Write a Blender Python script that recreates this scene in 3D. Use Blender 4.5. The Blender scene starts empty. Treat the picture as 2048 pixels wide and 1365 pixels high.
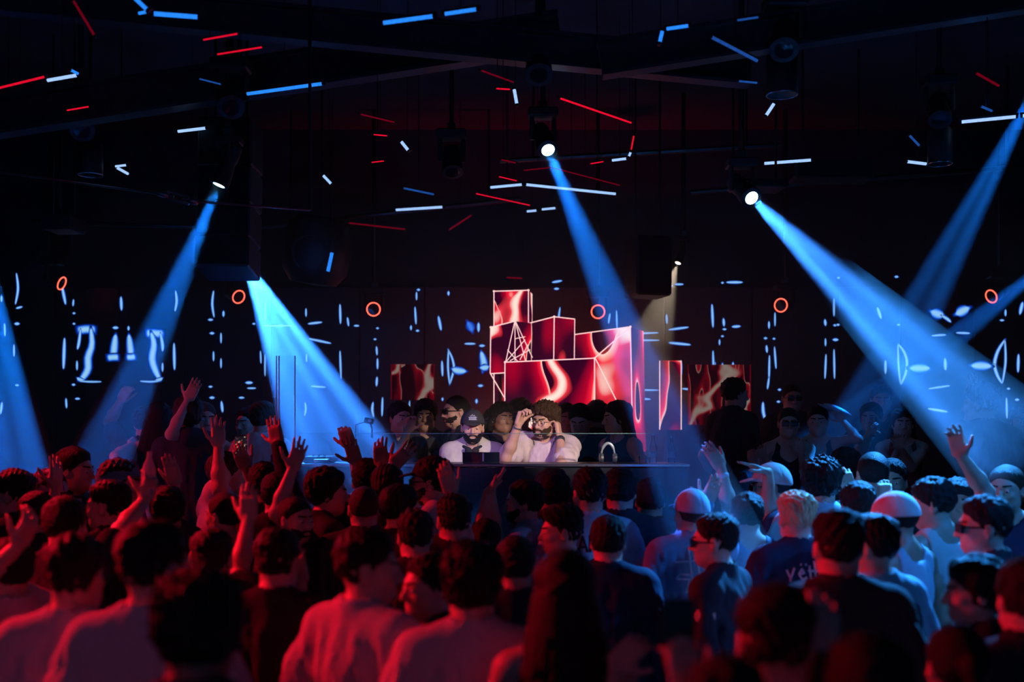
import bpy, math, random
import numpy as np
from mathutils import Vector, Matrix
from mathutils.bvhtree import BVHTree

# ------------------------------------------------------------------ camera, world, exposure
SC = bpy.context.scene
COL = SC.collection
F = 2276.0          # focal length in pixels of a 2048 wide frame
H = 2.05            # camera height
HY = 865.0          # horizon row
cam_data = bpy.data.cameras.new('camera')
cam = bpy.data.objects.new('camera', cam_data)
COL.objects.link(cam)
cam.location = (0, 0, H)
cam.rotation_euler = (math.pi / 2, 0, 0)
cam_data.sensor_width = 36.0
cam_data.lens = F * 36.0 / 2048.0
cam_data.shift_y = (HY - 682.5) / 2048.0
cam_data.clip_start = 0.05
cam_data.clip_end = 60
cam_data.dof.use_dof = True
cam_data.dof.focus_distance = 8.4
cam_data.dof.aperture_fstop = 1.25
SC.camera = cam
SC.view_settings.view_transform = 'Standard'
SC.view_settings.look = 'None'
SC.view_settings.exposure = 0.0
SC.view_settings.gamma = 1.0
SC.view_settings.use_curve_mapping = False
try:
    SC.cycles.use_denoising = True
    SC.cycles.max_bounces = 5
    SC.cycles.diffuse_bounces = 2
    SC.cycles.glossy_bounces = 3
    SC.cycles.transmission_bounces = 4
    SC.cycles.transparent_max_bounces = 12
    SC.cycles.volume_bounces = 0
    SC.cycles.sample_clamp_indirect = 4.0
    SC.cycles.caustics_reflective = False
    SC.cycles.caustics_refractive = False
except Exception:
    pass

world = bpy.data.worlds.new('world')
SC.world = world
world.use_nodes = True
_bg = world.node_tree.nodes['Background']
_bg.inputs[0].default_value = (0.035, 0.19, 0.62, 1)
_bg.inputs[1].default_value = 0.15

FLOOR_Z, CEIL_Z, WALL_Y, STAGE_Z = 0.0, 5.4, 12.6, 0.46


def px(x, y, d):
    """the point seen at pixel x, y at distance d from the camera plane"""
    return Vector(((x - 1024.0) * d / F, d, H + (HY - y) * d / F))


def spot(name, loc, target, power, color, half_deg, blend=0.15, radius=0.03, gobo=0.0, seed=0, parent=None):
    l = bpy.data.lights.new(name, 'SPOT')
    l.energy = power
    l.color = color
    l.spot_size = math.radians(half_deg * 2)
    l.spot_blend = blend
    l.shadow_soft_size = radius
    if gobo > 0:
        l.use_nodes = True
        nt = l.node_tree
        em = nt.nodes['Emission']
        tc = nt.nodes.new('ShaderNodeTexCoord')
        mp = nt.nodes.new('ShaderNodeMapping')
        s = 1.0 / math.tan(math.radians(half_deg))
        mp.inputs['Scale'].default_value = (s * 1.0, s * 1.0, 0.0)
        mp.inputs['Location'].default_value = (seed * 1.7, seed * 0.9, seed)
        nz = nt.nodes.new('ShaderNodeTexNoise')
        nz.inputs['Scale'].default_value = 2.8
        nz.inputs['Detail'].default_value = 1.0
        rp = nt.nodes.new('ShaderNodeMapRange')
        rp.inputs['From Min'].default_value = 0.36
        rp.inputs['From Max'].default_value = 0.62
        rp.inputs['To Min'].default_value = 1.0 - gobo
        rp.inputs['To Max'].default_value = 1.0 + gobo
        nt.links.new(tc.outputs['Normal'], mp.inputs['Vector'])
        nt.links.new(mp.outputs[0], nz.inputs['Vector'])
        nt.links.new(nz.outputs[0], rp.inputs[0])
        # the lamp throws a brighter rim than core
        sc_ = nt.nodes.new('ShaderNodeVectorMath')
        sc_.operation = 'MULTIPLY'
        sc_.inputs[1].default_value = (s, s, 0.0)
        ln = nt.nodes.new('ShaderNodeVectorMath')
        ln.operation = 'LENGTH'
        rim = nt.nodes.new('ShaderNodeMapRange')
        rim.interpolation_type = 'SMOOTHSTEP'
        rim.inputs['From Min'].default_value = 0.45
        rim.inputs['From Max'].default_value = 0.88
        rim.inputs['To Min'].default_value = 0.35
        rim.inputs['To Max'].default_value = 1.9
        mu = nt.nodes.new('ShaderNodeMath')
        mu.operation = 'MULTIPLY'
        nt.links.new(tc.outputs['Normal'], sc_.inputs[0])
        nt.links.new(sc_.outputs[0], ln.inputs[0])
        nt.links.new(ln.outputs['Value'], rim.inputs[0])
        nt.links.new(rp.outputs[0], mu.inputs[0])
        nt.links.new(rim.outputs[0], mu.inputs[1])
        nt.links.new(mu.outputs[0], em.inputs['Strength'])
    o = bpy.data.objects.new(name, l)
    COL.objects.link(o)
    loc, target = Vector(loc), Vector(target)
    o.matrix_world = Matrix.Translation(loc) @ (target - loc).to_track_quat('-Z', 'Y').to_matrix().to_4x4()
    return o


BLUE = (0.006, 0.19, 1.0)
RED = (1.0, 0.006, 0.03)
# washes of the room: red from the side truss over the crowd, blue from the far truss, white on the booth
spot('red_wash_lamp', (-4.3, 5.1, 3.1), (-1.7, 3.9, 1.5), 900, RED, 37, 1.0, 0.12)
spot('red_wash_lamp', (-3.8, -0.6, 3.4), (-0.3, 4.6, 1.35), 35, RED, 30, 0.6, 0.12)
spot('red_wash_lamp', (-4.3, 7.3, 3.5), (-1.0, 5.7, 1.6), 620, RED, 27, 1.0, 0.12)
spot('red_wash_lamp', (-4.6, 6.0, 2.7), (-2.3, 8.1, 1.8), 110, RED, 20, 0.9, 0.1)
spot('blue_wash_lamp', (3.4, 8.2, 4.8), (2.0, 5.5, 1.5), 8000, (0.03, 0.30, 1.0), 17, 0.6, 0.10)
spot('blue_wash_lamp', (5.2, 4.0, 4.5), (2.2, 5.5, 1.5), 600, (0.02, 0.26, 1.0), 15, 0.6, 0.10)
spot('booth_lamp', (2.7, 3.9, 3.5), (0.12, 8.5, 1.95), 1200, (1.0, 0.76, 0.66), 6.0, 0.5, 0.06)
spot('booth_lamp', (-2.6, 4.6, 3.7), (0.0, 8.6, 1.75), 380, (0.55, 0.30, 1.0), 6.5, 0.5, 0.06)
spot('added_wall_glow_lamp', (0.5, 11.75, 1.5), (0.5, 12.7, 2.2), 110, (1.0, 0.004, 0.07), 68, 0.8, 0.10)  # added unseen red spot behind the screen boxes, for glow on the wall


# ------------------------------------------------------------------ object helpers
def link(o, parent=None):
    COL.objects.link(o)
    if parent is not None:
        o.parent = parent
    return o


def tag(o, label=None, cat=None, group=None, kind=None):
    if label:
        o['label'] = label
    if cat:
        o['category'] = cat
    if group:
        o['group'] = group
    if kind:
        o['kind'] = kind
    return o


def empty(name, loc, label, cat, group=None, rz=0.0, s=1.0):
    o = bpy.data.objects.new(name, None)
    o.location = loc
    o.rotation_euler = (0, 0, rz)
    o.scale = (s, s, s)
    o.empty_display_size = 0.1
    link(o)
    return tag(o, label, cat, group)


MATS = {}


def nodes_of(name):
    m = bpy.data.materials.new(name)
    m.use_nodes = True
    nt = m.node_tree
    nt.nodes.clear()
    out = nt.nodes.new('ShaderNodeOutputMaterial')
    return m, nt, out


def mat(name, color, rough=0.6, metal=0.0, var=0.25, scale=14.0, bump=0.0, spec=0.5, sheen=0.0):
    key = (name,)
    if key in MATS:
        return MATS[key]
    m, nt, out = nodes_of(name)
    b = nt.nodes.new('ShaderNodeBsdfPrincipled')
    tc = nt.nodes.new('ShaderNodeTexCoord')
    nz = nt.nodes.new('ShaderNodeTexNoise')
    nz.inputs['Scale'].default_value = scale
    nz.inputs['Detail'].default_value = 3.0
    mx = nt.nodes.new('ShaderNodeMix')
    mx.data_type = 'RGBA'
    lo = [max(0.0, c * (1 - var)) for c in color]
    hi = [min(1.0, c * (1 + var)) for c in color]
    mx.inputs['A'].default_value = (*lo, 1)
    mx.inputs['B'].default_value = (*hi, 1)
    nt.links.new(tc.outputs['Object'], nz.inputs['Vector'])
    nt.links.new(nz.outputs[0], mx.inputs['Factor'])
    nt.links.new(mx.outputs['Result'], b.inputs['Base Color'])
    b.inputs['Roughness'].default_value = rough
    b.inputs['Metallic'].default_value = metal
    b.inputs['Specular IOR Level'].default_value = spec
    if bump > 0:
        bp = nt.nodes.new('ShaderNodeBump')
        bp.inputs['Strength'].default_value = bump
        bp.inputs['Distance'].default_value = 0.01
        nt.links.new(nz.outputs[0], bp.inputs['Height'])
        nt.links.new(bp.outputs[0], b.inputs['Normal'])
    nt.links.new(b.outputs[0], out.inputs['Surface'])
    MATS[key] = m
    return m


def emat(name, color, strength, var=0.0, scale=30.0):
    key = (name,)
    if key in MATS:
        return MATS[key]
    m, nt, out = nodes_of(name)
    e = nt.nodes.new('ShaderNodeEmission')
    e.inputs['Color'].default_value = (*color, 1)
    e.inputs['Strength'].default_value = strength
    if var > 0:
        tc = nt.nodes.new('ShaderNodeTexCoord')
        nz = nt.nodes.new('ShaderNodeTexNoise')
        nz.inputs['Scale'].default_value = scale
        mr = nt.nodes.new('ShaderNodeMapRange')
        mr.inputs['To Min'].default_value = strength * (1 - var)
        mr.inputs['To Max'].default_value = strength * (1 + var)
        nt.links.new(tc.outputs['Object'], nz.inputs['Vector'])
        nt.links.new(nz.outputs[0], mr.inputs[0])
        nt.links.new(mr.outputs[0], e.inputs['Strength'])
    nt.links.new(e.outputs[0], out.inputs['Surface'])
    MATS[key] = m
    return m


def glass_mat(name, color=(0.85, 0.95, 1.0), rough=0.02):
    key = (name,)
    if key in MATS:
        return MATS[key]
    m, nt, out = nodes_of(name)
    t = nt.nodes.new('ShaderNodeBsdfTransparent')
    t.inputs['Color'].default_value = (*[0.9 + 0.1 * c for c in color], 1)
    g = nt.nodes.new('ShaderNodeBsdfGlossy')
    g.inputs['Color'].default_value = (*color, 1)
    g.inputs['Roughness'].default_value = rough
    fr = nt.nodes.new('ShaderNodeFresnel')
    fr.inputs['IOR'].default_value = 1.45
    mx = nt.nodes.new('ShaderNodeMixShader')
    nt.links.new(fr.outputs[0], mx.inputs[0])
    nt.links.new(t.outputs[0], mx.inputs[1])
    nt.links.new(g.outputs[0], mx.inputs[2])
    nt.links.new(mx.outputs[0], out.inputs['Surface'])
    MATS[key] = m
    return m


def haze_mat(name, density, color=(1, 1, 1), aniso=0.0, noise=0.0):
    m, nt, out = nodes_of(name)
    v = nt.nodes.new('ShaderNodeVolumeScatter')
    v.inputs['Color'].default_value = (*color, 1)
    v.inputs['Density'].default_value = density
    v.inputs['Anisotropy'].default_value = aniso
    nt.links.new(v.outputs[0], out.inputs['Volume'])
    return m


class MB:
    """collects simple solids into one mesh"""
    def __init__(self):
        self.v, self.f = [], []

    def add(self, vs, fs):
        b = len(self.v)
        self.v += [tuple(p) for p in vs]
        self.f += [tuple(b + i for i in f) for f in fs]
        return self

    def box(self, c, half, R=None, ch=0.0):
        c = Vector(c)
        hx, hy, hz = half
        if ch <= 0:
            vs = [Vector((sx * hx, sy * hy, sz * hz)) for sx in (-1, 1) for sy in (-1, 1) for sz in (-1, 1)]
            fs = [(0, 1, 3, 2), (4, 6, 7, 5), (0, 4, 5, 1), (2, 3, 7, 6), (0, 2, 6, 4), (1, 5, 7, 3)]
        else:
            ch = min(ch, hx * .9, hy * .9, hz * .9)
            vs, idx = [], {}
            for sx in (-1, 1):
                for sy in (-1, 1):
                    for sz in (-1, 1):
                        for a in range(3):
                            p = [sx * (hx - ch), sy * (hy - ch), sz * (hz - ch)]
                            p[a] += (sx, sy, sz)[a] * ch
                            idx[(sx, sy, sz, a)] = len(vs)
                            vs.append(Vector(p))
            fs = []
            I = lambda s, a: idx[(*s, a)]
            for a in range(3):
                b, d = (a + 1) % 3, (a + 2) % 3
                for sg in (-1, 1):
                    q = []
                    for (u, w) in ((-1, -1), (1, -1), (1, 1), (-1, 1)):
                        s = [0, 0, 0]
                        s[a], s[b], s[d] = sg, u, w
                        q.append(I(s, a))
                    fs.append(q if sg > 0 else q[::-1])
                for u in (-1, 1):
                    for w in (-1, 1):
                        s1, s2 = [0, 0, 0], [0, 0, 0]
                        s1[a], s2[a] = -1, 1
                        s1[b] = s2[b] = u
                        s1[d] = s2[d] = w
                        fs.append((I(s1, b), I(s2, b), I(s2, d), I(s1, d)))
            for sx in (-1, 1):
                for sy in (-1, 1):
                    for sz in (-1, 1):
                        fs.append(tuple(idx[(sx, sy, sz, a)] for a in range(3)))
        if R is not None:
            vs = [R @ p for p in vs]
        return self.add([c + p for p in vs], fs)

    def tube(self, pts, r, n=8, cap=True):
        pts = [Vector(p) for p in pts]
        rs = r if isinstance(r, (list, tuple)) else [r] * len(pts)
        vs, fs = [], []
        up = None
        for i, p in enumerate(pts):
            t = (pts[min(i + 1, len(pts) - 1)] - pts[max(i - 1, 0)]).normalized()
            if up is None:
                up = Vector((0, 0, 1)) if abs(t.z) < 0.9 else Vector((1, 0, 0))
            u = t.cross(up).normalized()
            w = u.cross(t).normalized()
            up = w
            for k in range(n):
                a = 2 * math.pi * k / n
                vs.append(p + (u * math.cos(a) + w * math.sin(a)) * rs[i])
        for i in range(len(pts) - 1):
            for k in range(n):
                k2 = (k + 1) % n
                fs.append((i * n + k, i * n + k2, (i + 1) * n + k2, (i + 1) * n + k))
        if cap:
            fs.append(tuple(range(n))[::-1])
            fs.append(tuple(range((len(pts) - 1) * n, len(pts) * n)))
        return self.add(vs, fs)

    def lathe(self, prof, origin=(0, 0, 0), axis=(0, 0, 1), n=24):
        q = Vector((0, 0, 1)).rotation_difference(Vector(axis).normalized())
        o = Vector(origin)
        vs, fs = [], []
        for (r, z) in prof:
            for k in range(n):
                a = 2 * math.pi * k / n
                vs.append(o + q @ Vector((r * math.cos(a), r * math.sin(a), z)))
        for i in range(len(prof) - 1):
            for k in range(n):
                k2 = (k + 1) % n
                fs.append((i * n + k, i * n + k2, (i + 1) * n + k2, (i + 1) * n + k))
        if prof[0][0] > 1e-6:
            fs.append(tuple(range(n))[::-1])
        if prof[-1][0] > 1e-6:
            b = (len(prof) - 1) * n
            fs.append(tuple(range(b, b + n)))
        return self.add(vs, fs)

    def torus(self, c, axis, R, r, n=36, m=8):
        q = Vector((0, 0, 1)).rotation_difference(Vector(axis).normalized())
        c = Vector(c)
        vs, fs = [], []
        for i in range(n):
            a = 2 * math.pi * i / n
            for j in range(m):
                b = 2 * math.pi * j / m
                vs.append(c + q @ Vector(((R + r * math.cos(b)) * math.cos(a), (R + r * math.cos(b)) * math.sin(a), r * math.sin(b))))
        for i in range(n):
            for j in range(m):
                fs.append((i * m + j, ((i + 1) % n) * m + j, ((i + 1) % n) * m + (j + 1) % m, i * m + (j + 1) % m))
        return self.add(vs, fs)

    def ball(self, c, r, n=14, m=8):
        prof = [(r * math.sin(math.pi * i / m), -r * math.cos(math.pi * i / m)) for i in range(m + 1)]
        return self.lathe(prof, c, (0, 0, 1), n)

    def build(self, name, material, parent=None, smooth=False, base=None):
        me = bpy.data.meshes.new(name)
        vs = self.v
        if base is not None:
            b = Vector(base)
            vs = [tuple(Vector(p) - b) for p in vs]
        me.from_pydata(vs, [], self.f)
        me.materials.append(material)
        if smooth:
            me.polygons.foreach_set('use_smooth', [True] * len(me.polygons))
            try:
                me.set_sharp_from_angle(angle=math.radians(40))
            except Exception:
                pass
        me.update()
        o = bpy.data.objects.new(name, me)
        if base is not None and parent is None:
            o.location = base
        return link(o, parent)


def part(name, mb, material, parent, smooth=False):
    """a part given in world coordinates under an unrotated, unscaled empty"""
    return mb.build(name, material, parent, smooth, base=parent.location)


def thing(name, mb, material, label, cat, group=None, smooth=False, kind=None):
    v = np.array(mb.v)
    base = ((v[:, 0].min() + v[:, 0].max()) / 2, (v[:, 1].min() + v[:, 1].max()) / 2, v[:, 2].min())
    o = mb.build(name, material, None, smooth, base=base)
    return tag(o, label, cat, group, kind)


# ------------------------------------------------------------------ room shell
M_floor = mat('dark_polished_concrete', (0.02, 0.02, 0.024), 0.35, var=0.4, scale=3)
M_ceil = mat('black_ceiling_paint', (0.07, 0.08, 0.11), 0.9, var=0.5, scale=2)
M_wall = mat('black_wall_paint', (0.055, 0.058, 0.08), 0.7, var=0.4, scale=2)
M_black = mat('black_powder_coat', (0.024, 0.026, 0.034), 0.5, var=0.3)
M_metal = mat('dark_steel', (0.10, 0.11, 0.12), 0.35, 0.8, var=0.3)
M_steel = mat('brushed_steel', (0.35, 0.37, 0.4), 0.3, 0.9, var=0.2)
M_fabric = mat('black_speaker_cloth', (0.010, 0.011, 0.014), 0.95, var=0.3, scale=60, bump=0.2)


def structure(name, mb, m):
    return tag(mb.build(name, m), kind='structure')


XW = 7.2
structure('floor', MB().box((0, 5.5, -0.1), (XW + .2, 7.3, 0.1)), M_floor)
structure('ceiling', MB().box((0, 5.5, CEIL_Z + 0.02), (XW + .2, 7.3, 0.02)), M_ceil)
structure('wall_back', MB().box((0, WALL_Y + 0.1, CEIL_Z / 2), (XW + .2, 0.1, CEIL_Z / 2)), M_wall)
structure('wall_left', MB().box((-XW - 0.1, 5.5, CEIL_Z / 2), (0.1, 7.3, CEIL_Z / 2)), M_wall)
structure('wall_right', MB().box((XW + 0.1, 5.5, CEIL_Z / 2), (0.1, 7.3, CEIL_Z / 2)), M_wall)
STAGE_Y0 = 7.35
stage = structure('floor_stage', MB().box((0, (STAGE_Y0 + WALL_Y) / 2, STAGE_Z / 2), (XW, (WALL_Y - STAGE_Y0) / 2, STAGE_Z / 2)), M_floor)

# haze that hangs over the stage, in front of the video wall
def volume_tube(name, pts, radii, m):
    """a closed round body along points, with its own radius at each"""
    mb = MB()
    d = Vector(pts[-1]) - Vector(pts[0])
    prof = [((Vector(p_) - Vector(pts[0])).length, r_) for p_, r_ in zip(pts, radii)]
    mb.lathe([(r_, z_) for z_, r_ in prof], pts[0], d, 32)
    o = mb.build(name, m, None, False, base=pts[0])
    return o


hz = volume_tube('haze', [(-4.6, 10.4, 2.55), (-3.6, 10.4, 2.55), (4.2, 10.4, 2.55), (5.2, 10.4, 2.55)], [.7, 1.75, 1.75, .7], haze_mat('stage_haze', 0.05))
tag(hz, 'thin smoky haze hanging over the stage around the red screens', 'haze', kind='stuff')


# ------------------------------------------------------------------ light fixtures
def frame_to(direction):
    return Vector(direction).to_track_quat('Z', 'Y').to_matrix()


def moving_head(lens, aim, label, size=0.075, lens_mat=None, ring_mat=None, top=CEIL_Z, group=None, length=0.30):
    """head pointing along aim, yoke, base box and pipe clamp; the lens centre stands at lens"""
    lens, d = Vector(lens), (Vector(aim) - Vector(lens)).normalized()
    c = lens - d * length * 0.55
    side = d.cross(Vector((0, 0, 1)))
    side = side.normalized() if side.length > 1e-3 else Vector((1, 0, 0))
    t = empty('moving_head_light', (c.x, c.y, c.z + size * 2.4), label, 'stage light', group)
    R = size
    head = MB().lathe([(R * .55, -length * .45), (R * .95, -length * .40), (R * 1.05, -length * .1), (R * .9, 0.0), (R * 1.1, length * .2), (R * 1.2, length * .5), (R * 1.2, length * .55), (R * 1.02, length * .56)], c, d, 28)
    part('head', head, M_black, t, True)
    ln = MB().lathe([(0.0, 0.006), (R * .5, 0.005), (R * .98, 0.001), (R * .98, -0.01)], lens, d, 28)
    part('lens', ln, lens_mat or mat('dark_lens', (0.02, 0.02, 0.03), 0.1), t, True)
    if ring_mat is not None:
        rg = MB().torus(lens + d * 0.004, d, R * 1.02, R * 0.08, 40, 8)
        part('ring_light', rg, ring_mat, t, True)
    for s in (-1, 1):
        a = c + side * s * R * 1.32
        top_p = a + Vector((0, 0, R * 2.3))
        part('yoke_arm', MB().tube([a + Vector((0, 0, -R * .3)), a, top_p], [R * .22, R * .3, R * .25], 8), M_black, t, True)
    part('base', MB().box(c + Vector((0, 0, R * 2.75)), (R * 1.7, R * 1.2, R * .5), None, R * .15), M_black, t)
    z0 = c.z + R * 3.2
    if top > z0 + 0.05:
        part('hanging_pipe', MB().tube([(c.x, c.y, z0), (c.x, c.y, top)], 0.02, 8), M_metal, t, True)
        part('clamp', MB().box((c.x, c.y, z0 + 0.03), (0.035, 0.03, 0.035), None, 0.008), M_metal, t)
    return t


M_lens_blue = emat('lit_blue_lens', (0.45, 0.78, 1.0), 9.0)
M_lens_warm = emat('lit_warm_lens', (1.0, 0.85, 0.62), 12.0)
M_ring = emat('red_ring_led', (1.0, 0.075, 0.045), 5.0)


def beam(a, b, r0, half_deg, label, density, start=0.0):
    """the haze that a lamp lights up: a cone of smoke from a to b"""
    a, b = Vector(a), Vector(b)
    d = (b - a)
    L = d.length
    k = math.tan(math.radians(half_deg * 1.03))
    o = volume_tube('light_beam', [a, b], [r0 + 0.004, r0 + 0.004 + k * L], haze_mat('beam_haze', density))
    tag(o, label, 'light beam', kind='thing')
    return o


def blue_lamp(lens, aim, half, power, label, beam_label, size=0.075, density=0.14, gobo=0.85, seed=1, reach=1.9, lit=True, color=BLUE, soft=0.06):
    lens, aim = Vector(lens), Vector(aim)
    d = (aim - lens).normalized()
    t = moving_head(lens, aim, label, size, M_lens_blue if lit else None)
    # smoke is lit all the way down to the floor
    L = (lens.z + 0.1) / max(0.05, -d.z) if d.z < -0.05 else (aim - lens).length
    L = min(L, (aim - lens).length * reach)
    spot('beam_lamp', lens + d * 0.012, aim, power, color, half, soft, size * 0.5, gobo, seed)
    beam(lens + d * 0.015, lens + d * L, size * 0.75, half, beam_label, density)
    return t


# beam from the lamp over the booth, down to the crowd
blue_lamp(px(1096, 300, 8.6), px(1398, 1020, 6.2), 3.2, 5600, 'lit round spotlight hanging high above the DJ booth, aimed down at the crowd', 'blue beam falling from the central spotlight beside the red screens', 0.068, seed=1)
blue_lamp(px(1503, 396, 8.2), px(1996, 870, 5.9), 4.3, 10000, 'brightest spotlight, below the small dark speaker box, aimed across the dance floor', 'brightest wide blue beam slanting over the standing crowd from the brightest spotlight', 0.066, seed=2, reach=1.03, color=(0.035, 0.24, 1.0))
blue_lamp(px(438, 370, 7.75), px(178, 985, 7.5), 5.0, 2700, 'spotlight above the turnbuckle cable, seen from behind, throwing a beam downwards', 'blue beam passing in front of the two pale comma-shaped wall graphics', 0.055, seed=3)
blue_lamp(px(489, 520, 9.6), px(708, 970, 7.7), 7.9, 9500, 'spotlight hidden behind the big hanging black speaker', 'widest fan of blue light spreading from the hanging speaker to the booth glass', 0.05, seed=4, color=(0.03, 0.22, 1.0))
blue_lamp(px(-70, 330, 8.6), px(15, 990, 7.6), 6.0, 6500, 'spotlight out past the frame edge above the capped dancers', 'blue beam beside the dancer in the white and blue cap', 0.06, seed=5)
blue_lamp(px(2075, 170, 8.8), px(1690, 910, 8.6), 4.6, 2100, 'spotlight high at the frame edge above the blue tube', 'dim blue beam crossing behind the brightest beam, from the corner spotlight', 0.06, seed=6)
blue_lamp(px(2130, 500, 9.2), px(1610, 915, 9.3), 4.2, 1500, 'spotlight low at the frame edge beside the last red ring', 'faintest low blue beam sloping towards the woman in reflective sunglasses', 0.06, seed=7)
# small warm spot at the back
moving_head(px(1356, 526, 11.2), px(1290, 700, 11.0), 'small warm white spotlight glowing below the dark speaker box', 0.035, M_lens_warm)
spot('warm_lamp', px(1355, 528, 11.17), px(1302, 680, 11.0), 170, (1.0, 0.80, 0.58), 17, 0.5, 0.012)
beam(px(1355, 528, 11.15), px(1302, 680, 11.0), 0.0, 17, 'short warm white glow falling from the small warm spotlight', 0.12)

# red ring lamps along the wall
for i, (x, y, yaw, lab) in enumerate([
        (123, 567, 82, 'red ring lamp turned furthest sideways, above the pale comma graphics'),
        (477, 594, 46, 'red ring lamp beside the bottom of the hanging speaker'),
        (747, 619, 4, 'red ring lamp between the booth glass and the tall red tower'),
        (1196, 624, -4, 'red ring lamp above the large red screen box'),
        (1562, 611, -36, 'red ring lamp over the woman in reflective sunglasses'),
        (1983, 593, -66, 'red ring lamp above the paired white loop graphics near the frame edge')]):
    p = px(x, y, 11.7)
    a = math.radians(-yaw)
    aim = p + Vector((-math.sin(a), -math.cos(a), -0.42 if abs(yaw) > 40 else -0.10))
    moving_head(p, aim, lab, 0.066, None, M_ring, group='red ring lamps along the back wall', length=0.2)

# ------------------------------------------------------------------ ceiling structure
def bar_between(a, b, w, h, name, m, label, cat, group=None, flanges=False):
    """a steel beam from a to b; with flanges it is an I section"""
    a, b = Vector(a), Vector(b)
    d = b - a
    L = d.length
    R = d.to_track_quat('X', 'Z').to_matrix()
    mb = MB()
    c = (a + b) / 2
    if flanges:
        mb.box(c, (L / 2, w * .12, h / 2), R)
        for s in (-1, 1):
            mb.box(c + R @ Vector((0, 0, s * h / 2)), (L / 2, w / 2, h * .06), R)
    else:
        mb.box(c, (L / 2, w / 2, h / 2), R)
    return thing(name, mb, m, label, cat, group)


M_beam = mat('painted_steel_beam', (0.05, 0.06, 0.08), 0.45, 0.3, var=0.3)
bar_between(px(-330, 285, 8.1), px(1120, 62, 8.1), 0.14, 0.24, 'roof_beam', M_beam, 'dark steel I-beam sloping across the ceiling above the long blue tube', 'ceiling beam', flanges=True)
bar_between(px(-200, -30, 7.0), px(1500, 140, 7.6), 0.12, 0.2, 'roof_beam', M_beam, 'dark steel beam running diagonally across the top of the hall', 'ceiling beam', flanges=True)
bar_between(px(1200, 120, 7.1), px(2350, -60, 7.1), 0.12, 0.2, 'roof_beam', M_beam, 'dark steel beam above the round downlights near the upper corner', 'ceiling beam', flanges=True)
for k, (x0, y0, x1, y1, d, lab) in enumerate([
        (520, 455, 1040, 398, 11.8, 'thin dark truss pipe behind the bent white LED tubes'),
        (1000, 322, 1560, 290, 10.6, 'thin dark pipe behind the central spotlight'),
        (1380, 385, 2100, 330, 10.4, 'thin dark pipe above the brightest spotlight'),
        (60, 445, 460, 455, 10.6, 'thin dark pipe behind the turnbuckle cable')]):
    a, b = px(x0, y0, d), px(x1, y1, d)
    t = empty('lighting_pipe', (a + b) / 2, lab, 'pipe')
    part('pipe', MB().tube([a, b], 0.025, 8), M_metal, t, True)
    for f in (0.12, 0.88):
        q = a.lerp(b, f)
        part('drop_rod', MB().tube([q, (q.x, q.y, CEIL_Z)], 0.012, 6), M_metal, t, True)

# ------------------------------------------------------------------ LED tubes under the ceiling
M_tube_case = mat('tube_profile', (0.06, 0.065, 0.075), 0.4, 0.6)
M_tube_white = emat('tube_ice_blue', (0.34, 0.55, 1.0), 1.15, 0.25, 60)
M_tube_blue = emat('tube_blue', (0.02, 0.24, 1.0), 1.1, 0.35, 60)
M_tube_dim = emat('tube_dim_blue', (0.02, 0.13, 0.6), 0.5, 0.4, 40)
M_tube_red = emat('tube_red', (0.85, 0.004, 0.03), 0.9, 0.3, 40)
M_red_reflection = emat('red_reflection_glow', (0.45, 0.0, 0.03), 0.28, 0.5, 30)  # red reflections on unlit metal rails, put in as emission
TM = {'w': M_tube_white, 'b': M_tube_blue, 'd': M_tube_dim, 'r': M_tube_red, 'q': M_red_reflection}
TN = {'w': 'ice-blue', 'b': 'blue', 'd': 'dim blue', 'r': 'red', 'q': 'dim red'}
TUBE_Z = 4.25


def tube_depth(y):
    return max(5.6, min(11.6, (TUBE_Z - H) * F / (HY - y)))


def led_tube_or_rail(x0, y0, x1, y1, w, c, label):
    d0, d1 = tube_depth(y0), tube_depth(y1)
    if abs(y0 - y1) > abs(x0 - x1) * 0.9:      # hangs nearly upright: one depth
        d0 = d1 = (d0 + d1) / 2
    a, b = px(x0, y0, d0), px(x1, y1, d1)
    c0 = (a + b) / 2
    r = max(0.005, 0.4 * w * c0.y / F)
    t = empty('led_tube_or_rail', c0, label, 'light tube', 'LED tubes under the ceiling')
    part('diffuser', MB().tube([a, b], r, 8), TM[c], t, True)
    u = (b - a).normalized()
    up = Vector((0, 0, 1)) if abs(u.z) < .8 else Vector((0, 1, 0))
    n = (up - u * up.dot(u)).normalized()
    R = Matrix((u, n.cross(u), n)).transposed()
    part('profile', MB().box(c0 + n * (r * 1.15), ((b - a).length / 2 + .01, r * .9, r * .5), R), M_tube_case, t)
    for e in (a, b):
        part('end_cap', MB().tube([e - u * .008, e + u * .008], r * 1.15, 8), M_black, t, True)
    q = c0 + n * (r * 1.6)
    part('suspension_wire', MB().tube([q - Vector((0, 0, r)), (q.x, q.y, CEIL_Z)], 0.003, 5), M_black, t)


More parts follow.
